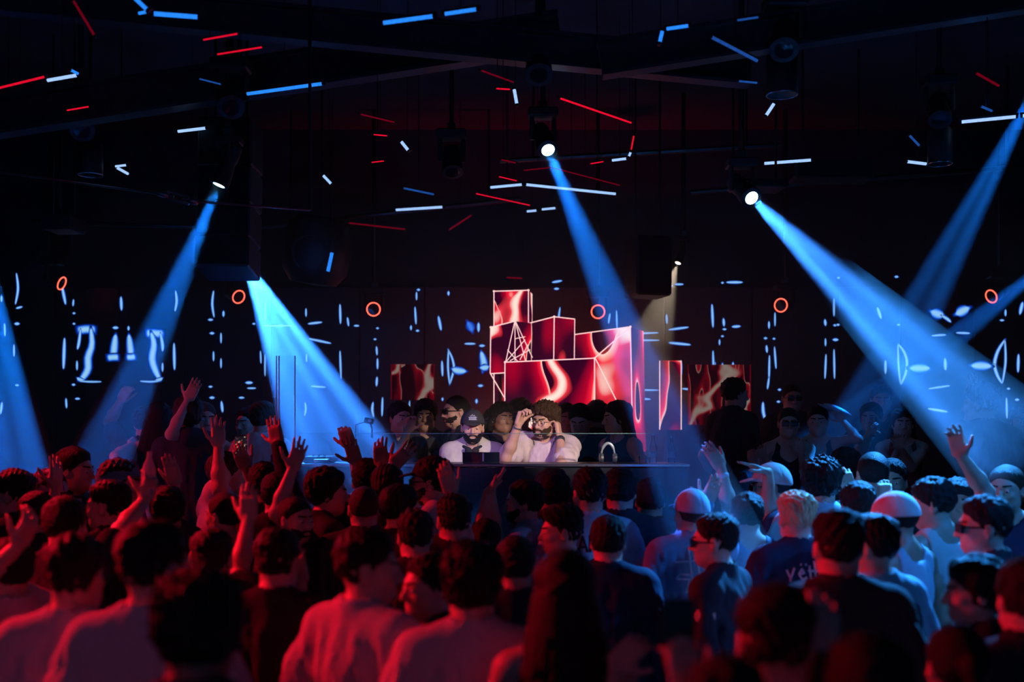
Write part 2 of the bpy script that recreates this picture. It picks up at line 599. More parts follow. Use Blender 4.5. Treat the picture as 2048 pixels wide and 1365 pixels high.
TUBES = [
    (262, -12, 297, 21, 12, 'b', 'short slanted tube entering at the top edge, joined to a blue V'),
    (305, 27, 398, 34, 12, 'b', 'blue tube forming the long arm of the V at the top edge'),
    (276, 27, 296, 23, 8, 'b', 'tiny blue tube stub at the corner of the V'),
    (765, 46, 869, 32, 11, 'b', 'long blue tube, first of the pair at the top centre'),
    (888, 28, 956, 18, 10, 'b', 'shorter blue tube, second of the pair at the top centre'),
    (1319, 87, 1325, 60, 9, 'b', 'short upright leg of the blue corner at the top'),
    (1331, 58, 1380, 51, 9, 'b', 'horizontal arm of the blue corner at the top'),
    (493, 188, 647, 167, 9, 'b', 'longest blue tube, along the sloping steel I-beam'),
    (94, 161, 157, 150, 9, 'w', 'ice-blue tube making a hook beside two red tubes'),
    (139, 139, 157, 148, 7, 'b', 'tiny blue tube at the tip of the hook'),
    (-10, 256, 45, 249, 10, 'w', 'ice-blue tube cut by the frame edge, below the I-beam'),
    (355, 263, 414, 256, 8, 'w', 'ice-blue tube above the turnbuckle cable'),
    (230, 333, 255, 330, 6, 'w', 'small upper arm of the ice-blue arrowhead'),
    (231, 334, 256, 348, 7, 'w', 'small lower arm of the ice-blue arrowhead'),
    (646, 350, 664, 369, 8, 'w', 'short slanted ice-blue tube between the hanging speaker and the red rails'),
    (802, 282, 818, 302, 9, 'w', 'short bright ice-blue tube near the small red tubes'),
    (1028, 177, 1034, 210, 8, 'w', 'upright ice-blue tube hanging above the central spotlight'),
    (980, 375, 1046, 369, 7, 'w', 'short arm of the wide bent white tube near the central spotlight'),
    (1050, 369, 1232, 388, 7, 'w', 'long arm of the wide bent white tube crossing the central beam'),
    (1223, 321, 1255, 317, 7, 'w', 'horizontal ice-blue tube at the foot of the red upright tube'),
    (1257, 315, 1262, 303, 6, 'w', 'tiny upright ice-blue tube at the foot of the red upright tube'),
    (791, 420, 887, 414, 7, 'w', 'level ice-blue tube above the ring lamp beside the booth'),
    (1053, 423, 1075, 421, 6, 'w', 'tiny ice-blue tube, first of two above the red screens'),
    (1083, 419, 1113, 416, 6, 'w', 'tiny ice-blue tube, second of two above the red screens'),
    (1531, 233, 1549, 206, 8, 'w', 'slanted ice-blue tube under the round downlight can'),
    (1527, 327, 1624, 320, 8, 'w', 'level ice-blue tube above the brightest spotlight'),
    (1921, 244, 2034, 233, 9, 'w', 'long ice-blue tube at the frame edge above the second downlight can'),
    (2043, 232, 2075, 229, 9, 'w', 'ice-blue tube cut off by the frame edge'),
    (1812, 323, 1853, 328, 8, 'w', 'ice-blue tube touching the second downlight can'),
    (1421, 73, 1515, 122, 8, 'd', 'dim blue slanted tube beside the round downlight can'),
    (1475, 162, 1516, 166, 5, 'd', 'thin dim blue tube at the rim of the round downlight can'),
    (1472, 41, 1520, 34, 5, 'd', 'thin dim blue tube at the top near the lit corner'),
    (1818, 270, 1840, 293, 6, 'd', 'dim blue slanted tube above the second downlight can'),
    (396, 157, 443, 169, 4, 'd', 'thin dim blue tube above the long blue tube'),
    (805, 376, 868, 389, 5, 'd', 'dim blue tube above the level ice-blue tube'),
    (1960, 212, 1984, 222, 6, 'd', 'dim blue tube above the long ice-blue tube at the frame edge'),
    (1118, 196, 1263, 246, 5, 'r', 'longest red tube, sloping above the central spotlight'),
    (1268, 270, 1262, 302, 4, 'r', 'upright red tube standing over the bright corner tubes'),
    (-10, 178, 92, 153, 6, 'r', 'red tube leading to the ice-blue hook at the frame edge'),
    (405, 80, 478, 67, 4, 'r', 'red tube, upper of the stacked pair near the top'),
    (433, 109, 527, 94, 4, 'r', 'red tube, lower of the stacked pair near the top'),
    (133, 221, 180, 213, 4, 'r', 'short red tube lying along the sloping I-beam'),
    (719, 228, 790, 245, 4, 'q', 'rail with painted red reflection sloping towards the short bright tube'),
    (745, 269, 776, 272, 3, 'r', 'small red tube left of the short bright ice-blue tube'),
    (742, 325, 770, 322, 3, 'r', 'small red tube lower beside the short bright ice-blue tube'),
    (960, 140, 1028, 165, 4, 'q', 'rail with painted red reflection above the upright ice-blue tube'),
    (990, 177, 1022, 179, 4, 'r', 'short red tube touching the upright ice-blue tube'),
    (1180, 328, 1209, 323, 3, 'r', 'short red tube before the bright corner tubes'),
    (1046, 341, 1105, 335, 3, 'q', 'rail with painted red reflection above the bend of the white tube'),
    (950, 387, 1060, 411, 3, 'r', 'red tube under the bent white tube'),
    (697, 446, 812, 459, 4, 'q', 'rail with painted red reflection low beside the round dark speaker'),
    (898, 460, 944, 430, 4, 'q', 'rail with painted red reflection curving up under the level ice-blue tube'),
    (996, 353, 1034, 362, 3, 'r', 'short red tube beside the bend of the white tube'),
    (1000, 319, 1032, 326, 4, 'q', 'rail with painted red reflection above the short red tube'),
    (1095, 333, 1240, 371, 3, 'q', 'rail with painted violet-red reflection crossing the central beam'),
    (146, 0, 190, 73, 6, 'q', 'rail with painted red reflection dropping from the top edge'),
    (1012, 555, 1046, 557, 4, 'q', 'rail with painted red reflection above the red tower screen'),
    (1950, 145, 1998, 172, 6, 'q', 'rail with painted red reflection near the upper corner'),
]
for x0, y0, x1, y1, w, c, lab in TUBES:
    led_tube_or_rail(x0, y0, x1, y1, w, c, lab)
# tube hanging low behind the big speaker
ta, tb = px(656, 543, 10.2), px(664, 506, 10.2)
t = empty('led_tube_or_rail', (ta + tb) / 2, 'single blue tube leaning in front of the round dark speaker', 'light tube', 'LED tubes under the ceiling')
part('diffuser', MB().tube([ta, tb], 0.016, 8), M_tube_blue, t, True)
part('suspension_wire', MB().tube([tb, tb + Vector((0.01, 0, CEIL_Z - tb.z))], 0.003, 5), M_black, t)

# ------------------------------------------------------------------ cable with turnbuckle
t = empty('turnbuckle_cable', px(355, 396, 7.2), 'taut steel cable with a big turnbuckle under the ceiling', 'cable')
ca, cb = px(-360, 296, 7.2), px(620, 420, 7.2)
c0, c1 = px(326, 389, 7.2), px(386, 403, 7.2)
part('cable', MB().tube([ca, c0], 0.007, 6), M_steel, t, True)
part('cable', MB().tube([c1, cb], 0.008, 6), M_steel, t, True)
u = (c1 - c0).normalized()
n = Vector((0, 0, 1))
tb_ = MB()
for s in (-1, 1):
    o = n * s * 0.024
    tb_.tube([c0 + u * .01, c0 + u * .03 + o, c1 - u * .03 + o, c1 - u * .01], 0.009, 8)
part('turnbuckle_body', tb_, M_steel, t, True)
for s, e in ((1, c0), (-1, c1)):
    part('end_nut', MB().lathe([(0.0, -.03), (.018, -.03), (.022, -.01), (.022, .02), (.012, .035), (0, .035)], e, u * s, 12), M_steel, t, True)
    part('threaded_rod', MB().tube([e, e + u * s * .07], 0.007, 8), M_steel, t, True)
for e in (ca, cb):
    part('anchor_rod', MB().tube([e, (e.x, e.y, CEIL_Z)], 0.012, 6), M_metal, t, True)

# ------------------------------------------------------------------ round downlight cans
M_rim = mat('anodised_rim', (0.5, 0.6, 0.75), 0.25, 0.9)
for x, y, r, d, lab in ((1564, 190, 31, 7.4, 'larger round black downlight can with a thin pale rim'),
                        (1880, 328, 24, 9.0, 'smaller round black downlight can touching an ice-blue tube'),
                        (181, 350, 24, 9.2, 'round black downlight can above the turnbuckle cable')):
    p = px(x, y, d)
    R = r * d / F
    t = empty('downlight_can', p, lab, 'downlight')
    part('can_body', MB().lathe([(R * .55, .02), (R * .97, .0), (R, .02), (R, .26), (R * .7, .30), (0, .30)], p, (0, 0, 1), 32), M_black, t, True)
    part('rim', MB().torus(p, (0, 0, 1), R * .98, 0.005, 40, 6), M_rim, t, True)
    part('hanging_rod', MB().tube([p + Vector((0, 0, .29)), (p.x, p.y, CEIL_Z)], 0.014, 8), M_metal, t, True)
    part('reflector', MB().lathe([(0.0, .06), (R * .5, .05), (R * .56, .021)], p, (0, 0, 1), 24), M_metal, t, True)


# ------------------------------------------------------------------ hanging speakers
def speaker_box(quad, d, depth, label, yaw=0.0, top_rods=True, notch=False):
    """hanging cabinet whose front face covers the pixel rectangle at distance d"""
    x0, y0, x1, y1 = quad
    a, b = px(x0, y1, d), px(x1, y0, d)
    c = Vector(((a.x + b.x) / 2, d + depth / 2, (a.z + b.z) / 2))
    hw, hh = (b.x - a.x) / 2, (b.z - a.z) / 2
    R = Matrix.Rotation(yaw, 3, 'Z')
    t = empty('hanging_speaker', (c.x, c.y, a.z), label, 'speaker')
    part('cabinet', MB().box(c, (hw, depth / 2, hh), R, 0.02), M_black, t)
    part('grille', MB().box(c + R @ Vector((0, -depth / 2 - 0.006, 0)), (hw * .92, 0.008, hh * .94), R, 0.004), M_fabric, t)
    for s in (-1, 1):
        q = c + R @ Vector((s * hw * .7, 0, hh))
        part('suspension_chain', MB().tube([q - Vector((0, 0, .02)), (q.x, q.y, CEIL_Z)], 0.01, 6), M_metal, t, True)
    return t, c, hw, hh, R


# the tall array: cabinets bolted together
x0, x1, d = 395, 503, 8.3
t = empty('line_array_speaker', px(449, 548, d), 'tall black speaker array hanging in front of the widest blue fan', 'speaker')
rows = [(232, 330), (330, 410), (410, 482), (482, 546)]
for i, (ya, yb) in enumerate(rows):
    a, b = px(x0, yb, d), px(x1, ya, d)
    c = (a + b) / 2 + Vector((0, .2 - .03 * i, 0))
    R = Matrix.Rotation(-0.05 * i, 3, 'X')
    part('cabinet', MB().box(c, ((b.x - a.x) / 2, .2, (b.z - a.z) / 2 - .004), R, .012), M_black, t)
    part('grille', MB().box(c + R @ Vector((0, -.205, 0)), ((b.x - a.x) / 2 * .94, .006, (b.z - a.z) / 2 * .86), R, .003), M_fabric, t)
for s in (0.2, 0.8):
    q = px(x0 + (x1 - x0) * s, 236, d) + Vector((0, .2, 0))
    part('suspension_chain', MB().tube([q, (q.x, q.y, CEIL_Z)], 0.012, 6), M_metal, t, True)
# round dark speaker
p = px(634, 505, 10.9)
t = empty('round_hanging_speaker', p, 'big round-topped dark speaker hanging behind the leaning blue tube', 'speaker')
part('cabinet', MB().lathe([(0, .34), (.22, .33), (.30, .25), (.33, .05), (.31, -.18), (.22, -.30), (0, -.32)], p, (0.15, -.1, 1), 28), M_black, t, True)
part('mounting_rod', MB().tube([p + Vector((.05, 0, .3)), (p.x + .05, p.y, CEIL_Z)], .014, 6), M_metal, t, True)
part('horn_ring', MB().torus(p + Vector((-.02, -.3, -.05)), (0, -1, -.2), .16, .012, 28, 6), M_black, t, True)
speaker_box((1262, 470, 1338, 590), 10.3, .35, 'dark speaker box hanging over the large red screen box', 0.25)
speaker_box((1470, 358, 1578, 372), 8.6, .3, 'flat dark shelf box just above the brightest spotlight', 0.1)
speaker_box((1590, 318, 1752, 355), 9.8, .3, 'wide low dark speaker box between the spotlight and the second downlight can', 0.0)
speaker_box((82, 428, 146, 458), 9.4, .3, 'small dark projector box hanging under the thin pipe', -0.1)
# unlit heads seen as dark lumps under the ceiling
for x, y, d, ax, ay, lab in ((165, 262, 8.6, 190, 420, 'unlit moving head over the round downlight can near the frame edge'),
                             (462, 215, 7.6, 470, 420, 'unlit moving head under the longest blue tube'),
                             (1078, 150, 7.4, 1090, 420, 'unlit moving head directly above the central spotlight'),
                             (905, 345, 9.6, 930, 700, 'unlit moving head between the level tube and the bent white tube'),
                             (1568, 100, 7.0, 1560, 400, 'unlit moving head above the larger downlight can'),
                             (122, 505, 10.6, 140, 800, 'unlit moving head above the first red ring lamp'),
                             (1880, 240, 8.8, 1900, 500, 'unlit moving head above the smaller downlight can')):
    moving_head(px(x, y, d), px(ax, ay, d - .8), lab, 0.075, None, None, length=.26)

# ------------------------------------------------------------------ video wall
def attr_emat(name):
    m, nt, out = nodes_of(name)
    at = nt.nodes.new('ShaderNodeAttribute')
    at.attribute_name = 'glow'
    cr = nt.nodes.new('ShaderNodeValToRGB')
    e = cr.color_ramp.elements
    e[0].position, e[0].color = 0.0, (0.0, 0.002, 0.01, 1)
    e[1].position, e[1].color = 1.0, (0.33, 0.66, 1.0, 1)
    for p_, c_ in ((0.35, (0.0, 0.02, 0.28, 1)), (0.62, (0.01, 0.10, 0.75, 1)), (0.8, (0.09, 0.36, 1.0, 1))):
        k = e.new(p_)
        k.color = c_
    em = nt.nodes.new('ShaderNodeEmission')
    em.inputs['Strength'].default_value = 1.0
    nt.links.new(at.outputs['Fac'], cr.inputs[0])
    nt.links.new(cr.outputs[0], em.inputs[0])
    nt.links.new(em.outputs[0], out.inputs['Surface'])
    return m


M_graphic = attr_emat('blue_video_graphic')
M_panel = mat('black_video_panel', (0.045, 0.045, 0.06), 0.4, var=0.2, scale=5)
PY = 12.3
# strokes: list of points (pixel x, y), width; tapered at the ends
ST = []


def S(w, *pts, g=1.0, taper=True):
    ST.append((w, pts, g, taper))


def V(x0, y0, x1, y1, w, bow=0.0):
    mx, my = (x0 + x1) / 2 + bow, (y0 + y1) / 2
    S(w, (x0, y0), (mx, my), (x1, y1))


def DOT(x, y, w=6, h=None):
    h = h or w
    if w >= h:
        S(h, (x - w / 2, y), (x, y), (x + w / 2, y))
    else:
        S(w, (x, y - h / 2), (x, y), (x, y + h / 2))


for a in [(33, 548, 31, 608, 5, 4), (9, 648, 10, 672, 4), (28, 690, 28, 713, 4), (4, 806, 1, 828, 6), (124, 573, 131, 608, 7), (147, 600, 146, 612, 3),
          (129, 678, 127, 737, 8), (154, 723, 154, 740, 4), (242, 595, 243, 620, 7), (351, 583, 350, 622, 6, 3), (348, 688, 349, 739, 7), (325, 727, 325, 743, 4),
          (427, 583, 428, 634, 5, -3), (442, 667, 442, 686, 3), (427, 704, 427, 722, 3), (442, 718, 442, 736, 3), (443, 804, 445, 824, 6), (132, 798, 133, 816, 4),
          (612, 618, 612, 633, 3), (680, 610, 681, 647, 5), (695, 636, 697, 652, 4), (531, 598, 531, 642, 2), (521, 703, 522, 727, 3), (530, 710, 530, 752, 3),
          (613, 708, 613, 724, 3), (680, 703, 682, 757, 4), (610, 806, 609, 832, 4, 2), (830, 615, 832, 648, 4), (833, 585, 833, 600, 3), (877, 634, 882, 660, 7),
          (884, 723, 885, 752, 5), (753, 694, 754, 710, 4), (755, 718, 755, 738, 4), (754, 755, 753, 772, 5), (746, 806, 747, 834, 6, -2), (765, 796, 764, 832, 4),
          (820, 803, 820, 820, 6), (1120, 616, 1121, 662, 4, -3), (1220, 628, 1217, 647, 4), (1233, 622, 1234, 657, 3), (1333, 630, 1334, 647, 4), (1362, 723, 1362, 752, 5),
          (1424, 610, 1426, 654, 6), (1447, 638, 1448, 652, 6), (1439, 680, 1439, 690, 3), (1426, 703, 1428, 767, 5), (1466, 726, 1466, 747, 6), (1428, 812, 1428, 832, 4),
          (1526, 806, 1531, 842, 8, -2), (1538, 644, 1538, 657, 4), (1550, 626, 1550, 652, 3), (1533, 692, 1534, 705, 5), (1549, 695, 1552, 737, 4), (1539, 712, 1538, 762, 4),
          (1538, 756, 1535, 778, 4), (1650, 640, 1651, 651, 6), (1651, 678, 1651, 692, 3), (1652, 710, 1650, 757, 4), (1668, 700, 1669, 757, 4), (1668, 598, 1668, 632, 4),
          (1755, 616, 1762, 637, 9), (1771, 722, 1771, 747, 7), (1890, 718, 1891, 740, 9), (2045, 606, 2040, 628, 9), (2037, 710, 2036, 744, 7), (2011, 620, 2011, 632, 4), (2013, 797, 2014, 837, 4)]:
    V(*a)
for a in [(33, 617, 44, 614, 4), (617, 648, 643, 645, 5), (618, 678, 661, 687, 5), (525, 652, 586, 652, 2.5), (623, 773, 651, 775, 4), (495, 777, 511, 777, 3), (1105, 565, 1123, 562, 5),
          (1262, 668, 1316, 666, 3), (1265, 681, 1318, 681, 2.5), (1338, 660, 1376, 655, 5), (1339, 686, 1380, 690, 6), (1350, 569, 1366, 569, 4), (1262, 780, 1316, 781, 2.5), (1265, 797, 1300, 799, 4),
          (1454, 565, 1484, 565, 6), (1465, 654, 1480, 653, 6), (1365, 778, 1389, 780, 4), (1864, 672, 1891, 670, 5), (1913, 666, 1939, 667, 5), (1858, 778, 1899, 772, 4),
          (1857, 818, 1894, 824, 7), (1930, 812, 1946, 812, 5), (930, 688, 950, 688, 4)]:
    V(*a)
for a in [(3, 598, 5, 11), (34, 648, 8, 7), (34, 771, 6, 4), (148, 627, 4), (148, 648, 4), (231, 656, 9, 7), (257, 657, 5, 7), (421, 640, 8, 5), (447, 628, 5, 10), (424, 667, 7, 6), (498, 766, 12, 7),
          (483, 796, 9, 4), (421, 774, 6, 4), (424, 796, 8, 6), (147, 770, 5), (155, 798, 8, 4), (508, 648, 5, 4), (897, 587, 5, 7), (837, 580, 5), (713, 652, 9, 4), (755, 657, 4), (750, 679, 4),
          (835, 662, 5), (822, 656, 4, 8), (957, 655, 7, 16), (964, 692, 9, 6), (961, 772, 8, 6), (885, 799, 4, 5), (953, 803, 6, 7), (1113, 578, 8, 5), (1142, 656, 6, 10), (1196, 581, 4), (1197, 592, 3),
          (1342, 572, 5), (1445, 566, 4), (1449, 659, 6, 4), (1445, 673, 4), (1392, 799, 6), (1446, 808, 5), (1531, 677, 5), (1548, 678, 4), (1559, 780, 5), (1557, 804, 5), (1670, 651, 5), (1676, 650, 5),
          (1671, 680, 9, 7), (1677, 556, 5), (1797, 650, 5), (1793, 554, 6, 5), (2004, 641, 7, 4), (2017, 778, 5), (2034, 800, 7, 6)]:
    DOT(*a)
# pale comma shapes, split drops and loops
S(15, (159, 661), (172, 659), (187, 660), taper=False)
S(14, (182, 660), (184, 690), (176, 715), (176, 738), (167, 754), (160, 760))
S(7, (161, 660), (158, 685), (155, 698))
S(10, (155, 757), (160, 760), (168, 762)); S(3, (160, 763), (180, 764), (202, 764))
S(15, (296, 667), (308, 667), (323, 668), taper=False)
S(14, (303, 668), (308, 690), (304, 718), (311, 742), (319, 758))
S(8, (321, 668), (325, 690), (325, 702)); S(10, (312, 761), (319, 760), (324, 757)); S(3, (318, 763), (300, 764), (281, 763))
S(14, (231, 672), (228, 700), (226, 716)); S(12, (218, 716), (226, 715), (234, 715), taper=False)
S(13, (258, 672), (261, 700), (262, 716)); S(11, (256, 715), (262, 715), (268, 714), taper=False)
S(5, (896, 699), (904, 716), (908, 736), (904, 754), (899, 770)); S(4, (897, 700), (896, 735), (899, 768)); S(13, (906, 739), (916, 742), (930, 743))
S(13, (963, 706), (968, 728), (966, 742)); S(11, (962, 736), (970, 736), (976, 734)); S(15, (936, 646), (941, 654), (944, 662), g=.7)
S(7, (1430, 726), (1431, 752), (1437, 769), (1443, 754), (1445, 728)); S(12, (1392, 738), (1404, 738), (1416, 740), g=.85)
S(8, (1796, 688), (1808, 704), (1814, 725), (1811, 748), (1802, 769)); S(5, (1796, 690), (1797, 730), (1801, 768)); S(8, (1811, 737), (1820, 736), (1828, 737)); S(17, (1822, 737), (1838, 737), (1857, 737))
S(18, (1864, 624), (1874, 628), (1886, 632)); S(8, (1884, 632), (1894, 638), (1901, 644)); S(19, (1914, 628), (1924, 623), (1936, 617))
S(9, (2010, 680), (1996, 702), (1989, 729), (1995, 752), (2004, 767)); S(5, (2010, 682), (2011, 725), (2005, 766)); S(8, (1977, 733), (1984, 732), (1991, 731)); S(17, (1945, 732), (1962, 732), (1980, 733))


def stroke_mesh(w, pts, g, taper, y):
    """a soft-edged luminous stroke lying on the panel face: rows of five points across"""
    P = [Vector((p[0], p[1])) for p in pts]
    # resample the polyline smoothly
    n = 12
    res = []
    segs = len(P) - 1
    for i in range(n + 1):
        t = i / n * segs
        k = min(int(t), segs - 1)
        f = t - k
        p0, p1, p2, p3 = P[max(k - 1, 0)], P[k], P[k + 1], P[min(k + 2, segs)]
        res.append(0.5 * ((2 * p1) + (p2 - p0) * f + (2 * p0 - 5 * p1 + 4 * p2 - p3) * f * f + (3 * p1 - p0 - 3 * p2 + p3) * f ** 3))
    hw = w * (0.58 if w >= 11 else 0.42) + (2.2 if w >= 11 else 1.3)
    u0, u1 = (res[1] - res[0]).normalized(), (res[-1] - res[-2]).normalized()
    res = [res[0] - u0 * hw * .8] + res + [res[-1] + u1 * hw * .8]
    vs, fs, gl = [], [], []
    m = len(res)
    for i, p in enumerate(res):
        t = (res[min(i + 1, m - 1)] - res[max(i - 1, 0)]).normalized()
        nrm = Vector((-t.y, t.x))
        s = i / (m - 1)
        k = (max(0.05, math.sin(math.pi * s)) ** 0.55) if taper else 1.0
        e = 0.0 if i in (0, m - 1) else 1.0
        for j, (o, gg) in enumerate(((-1.0, 0.0), (-.62, .72), (-.25, 1.0), (.25, 1.0), (.62, .72), (1.0, 0.0))):
            q = p + nrm * (o * hw * k)
            vs.append(px(q.x, q.y, y))
            gl.append(gg * e * g)
    for i in range(m - 1):
        for j in range(5):
            a = i * 6 + j
            fs.append((a, a + 1, a + 7, a + 6))
    return vs, fs, gl


panel_edges = [-5.9, -4.95, -4.25, -3.55, -2.6, -1.65, -0.95, 0.0, 0.95, 1.65, 2.6, 3.55, 4.2, 5.0, 5.9]
panel_desc = ['showing thin streaks, cut by the frame edge', 'showing a pale comma shape and half a drop', 'showing half a drop and the second pale comma shape', 'crossed by the beam above the woman with raised arm',
              'behind the hanging speaker with scattered blue dots', 'with level streaks right beside the booth glass', 'with sparse streaks under the third ring lamp',
              'with a thin loop beside the red screen boxes', 'hidden mostly by the red screen boxes', 'with level streaks under the dark speaker box',
              'with a hanging loop over the tall man in black', 'with paired upright streaks over the woman in reflective sunglasses', 'with thin upright streaks behind the brightest beam',
              'showing a bright loop with a tail inside the brightest beam', 'showing the bright loop nearest the frame edge']
ZP0, ZP1 = STAGE_Z + 0.02, 3.62
panel_edges = [-6.7] + panel_edges[1:-1] + [6.7]
for i in range(len(panel_edges) - 1):
    xa, xb = panel_edges[i], panel_edges[i + 1]
    t = empty('video_wall_module', ((xa + xb) / 2, PY + .1, ZP0 - 0.02), 'black video wall panel ' + panel_desc[i], 'video panel')
    t['kind'] = 'thing'
    part('screen_face', MB().box(((xa + xb) / 2, PY + .06, (ZP0 + ZP1) / 2), ((xb - xa) / 2 - .004, .05, (ZP1 - ZP0) / 2), None, .004), M_panel, t)
    part('back_frame', MB().box(((xa + xb) / 2, PY + .2, (ZP0 + ZP1) / 2 - .01), ((xb - xa) / 2 - .05, .09, (ZP1 - ZP0) / 2 - .01)), M_black, t)
    vs, fs, gl = [], [], []
    for k, (w, pts, g, tp) in enumerate(ST):
        cxp = sum(p[0] for p in pts) / len(pts)
        xw = (cxp - 1024) * PY / F
        if xa <= xw < xb:
            v, f, q = stroke_mesh(w, pts, g, tp, PY + 0.006 - 0.0006 * (k % 7))
            b = len(vs)
            vs += [p - t.location for p in v]
            fs += [tuple(b + n_ for n_ in ff) for ff in f]
            gl += q
    if vs:
        me = bpy.data.meshes.new('lit_graphics')
        me.from_pydata([tuple(v) for v in vs], [], fs)
        me.materials.append(M_graphic)
        at = me.attributes.new('glow', 'FLOAT', 'POINT')
        at.data.foreach_set('value', gl)
        o = bpy.data.objects.new('lit_graphics', me)
        link(o, t)
        o['label'] = 'pale blue glowing graphics'


# ------------------------------------------------------------------ red screen boxes behind the booth
def red_screen_mat(name, seed, scale=3.0, stretch=(1, 1, 1), strength=1.0, fold=0.5):
    m, nt, out = nodes_of(name)
    tc = nt.nodes.new('ShaderNodeTexCoord')
    mp = nt.nodes.new('ShaderNodeMapping')
    mp.inputs['Location'].default_value = (seed * 3.1, seed * 1.3, seed * 2.7)
    mp.inputs['Rotation'].default_value = (0, math.radians(28 - 17 * (seed % 4)), 0)
    mp.inputs['Scale'].default_value = stretch
    fr = nt.nodes.new('ShaderNodeTexWave')
    fr.wave_type = 'BANDS'
    fr.bands_direction = 'X'
    fr.wave_profile = 'SAW'
    fr.inputs['Scale'].default_value = scale * 0.20
    fr.inputs['Distortion'].default_value = 8.5
    fr.inputs['Detail'].default_value = 1.0
    fr.inputs['Detail Scale'].default_value = 4.5
    fr.inputs['Detail Roughness'].default_value = 0.3
    cr = nt.nodes.new('ShaderNodeValToRGB')
    e = cr.color_ramp.elements
    e[0].position, e[0].color = 0.0, (0.02, 0.0, 0.012, 1)
    e[1].position, e[1].color = 1.0, (1.0, 0.72, 0.62, 1)
    for p_, c_ in ((0.46, (0.035, 0.0, 0.014, 1)), (0.60, (0.20, 0.0, 0.018, 1)), (0.80, (0.46, 0.0, 0.022, 1)), (0.93, (0.95, 0.012, 0.045, 1)), (0.972, (1.0, 0.42, 0.36, 1))):
        k = e.new(p_)
        k.color = c_
    em = nt.nodes.new('ShaderNodeEmission')
    em.inputs['Strength'].default_value = strength
    nt.links.new(tc.outputs['Object'], mp.inputs[0])
    nt.links.new(mp.outputs[0], fr.inputs['Vector'])
    nt.links.new(fr.outputs[0], cr.inputs[0])
    m2 = nt.nodes.new('ShaderNodeMapping')
    m2.inputs['Location'].default_value = (seed * 1.9 + .7, seed * .7, seed * 1.1)
    m2.inputs['Rotation'].default_value = (0, math.radians(-34 + 23 * (seed % 3)), 0)
    w2 = nt.nodes.new('ShaderNodeTexWave')
    w2.inputs['Scale'].default_value = scale * 0.17
    w2.inputs['Distortion'].default_value = 6.0
    w2.inputs['Detail'].default_value = 1.5
    w2.inputs['Detail Scale'].default_value = 4.0
    c2 = nt.nodes.new('ShaderNodeValToRGB')
    k0, k1 = c2.color_ramp.elements
    k0.position, k0.color = 0.80, (0, 0, 0, 1)
    k1.position, k1.color = 1.0, (1.0, .80, .70, 1)
    k2 = c2.color_ramp.elements.new(0.93)
    k2.color = (.85, .03, .06, 1)
    lt = nt.nodes.new('ShaderNodeMix')
    lt.data_type = 'RGBA'
    lt.blend_type = 'LIGHTEN'
    lt.inputs['Factor'].default_value = 1.0
    nt.links.new(tc.outputs['Object'], m2.inputs[0])
    nt.links.new(m2.outputs[0], w2.inputs['Vector'])
    nt.links.new(w2.outputs[0], c2.inputs[0])
    nt.links.new(cr.outputs[0], lt.inputs['A'])
    nt.links.new(c2.outputs[0], lt.inputs['B'])
    nt.links.new(lt.outputs['Result'], em.inputs[0])
    nt.links.new(em.outputs[0], out.inputs['Surface'])
    return m


M_edge = emat('pink_white_edge_led', (1.0, 0.62, 0.60), 1.25)


def screen_box(tl, tr, bl, br, dl, dr, depth, label, mats, edges, parts_extra=None):
    """a box whose front face has the given pixel corners; its left and right edges stand at dl and dr"""
    A, B, C_, D = px(*tl, dl), px(*tr, dr), px(*br, dr), px(*bl, dl)
    n = (B - A).cross(D - A).normalized()
    if n.y < 0:
        n = -n
    n.z = 0
    n.normalize()
    back = n * depth
    cen = (A + B + C_ + D) / 4
    t = empty('led_screen_box', (cen.x, cen.y, min(C_.z, D.z)), label, 'LED screen')
    A2, B2, C2, D2 = A + back, B + back, C_ + back, D + back
    part('front_screen', MB().add([A, B, C_, D], [(0, 3, 2, 1)]), mats[0], t)
    part('side_screen', MB().add([B, B2, C2, C_], [(0, 3, 2, 1)]), mats[1 % len(mats)], t)
    part('side_screen', MB().add([A2, A, D, D2], [(0, 3, 2, 1)]), mats[2 % len(mats)], t)
    part('top_panel', MB().add([A, A2, B2, B], [(0, 3, 2, 1)]), M_black, t)
    part('back_panel', MB().add([A2, D2, C2, B2], [(0, 3, 2, 1)]), M_black, t)
    part('bottom_panel', MB().add([D, C_, C2, D2], [(0, 3, 2, 1)]), M_black, t)
    pts = {'A': A, 'B': B, 'C': C_, 'D': D, 'a': A2, 'b': B2, 'c': C2, 'd': D2}
    off = -n * 0.004
    for e in edges:
        part('edge_light', MB().tube([pts[e[0]] + off, pts[e[1]] + off], 0.0055, 6), M_edge, t, True)
    for e in {k for e in edges for k in e if k in 'AB'}:
        part('corner_joint', MB().ball(pts[e] + off, 0.011, 8, 6), M_edge, t, True)
    return t, pts


RS = [red_screen_mat('red_video_%d' % i, i + 1, sc_, st_, 1.1) for i, (sc_, st_) in enumerate([
    (2.6, (1.2, 1, .8)), (1.7, (1.6, 1, .55)), (2.6, (1.1, 1, .8)), (2.0, (1.2, 1, .7)), (1.9, (1.4, 1, .6)), (3, (1.2, 1, .5)), (3, (1.2, 1, .6))])]
screen_box((988, 583), (1057, 581), (988, 903), (1057, 903), 11.25, 11.2, .3, 'tall narrow red screen tower topping the stack of screen boxes', [RS[0]], ['AD', 'BC', 'AB'])
_, lp = screen_box((982, 655), (1030, 643), (981, 748), (1030, 745), 10.92, 10.72, .3, 'small slanted red screen cube in front of the tower', [RS[2]], ['AB', 'AD', 'DC', 'Aa'])
part('support_post', MB().tube([px(1000, 746, 11.0), (px(1000, 746, 11.0).x, 11.0, px(0, 908, 10.9).z)], .02, 8), M_black, _, True)
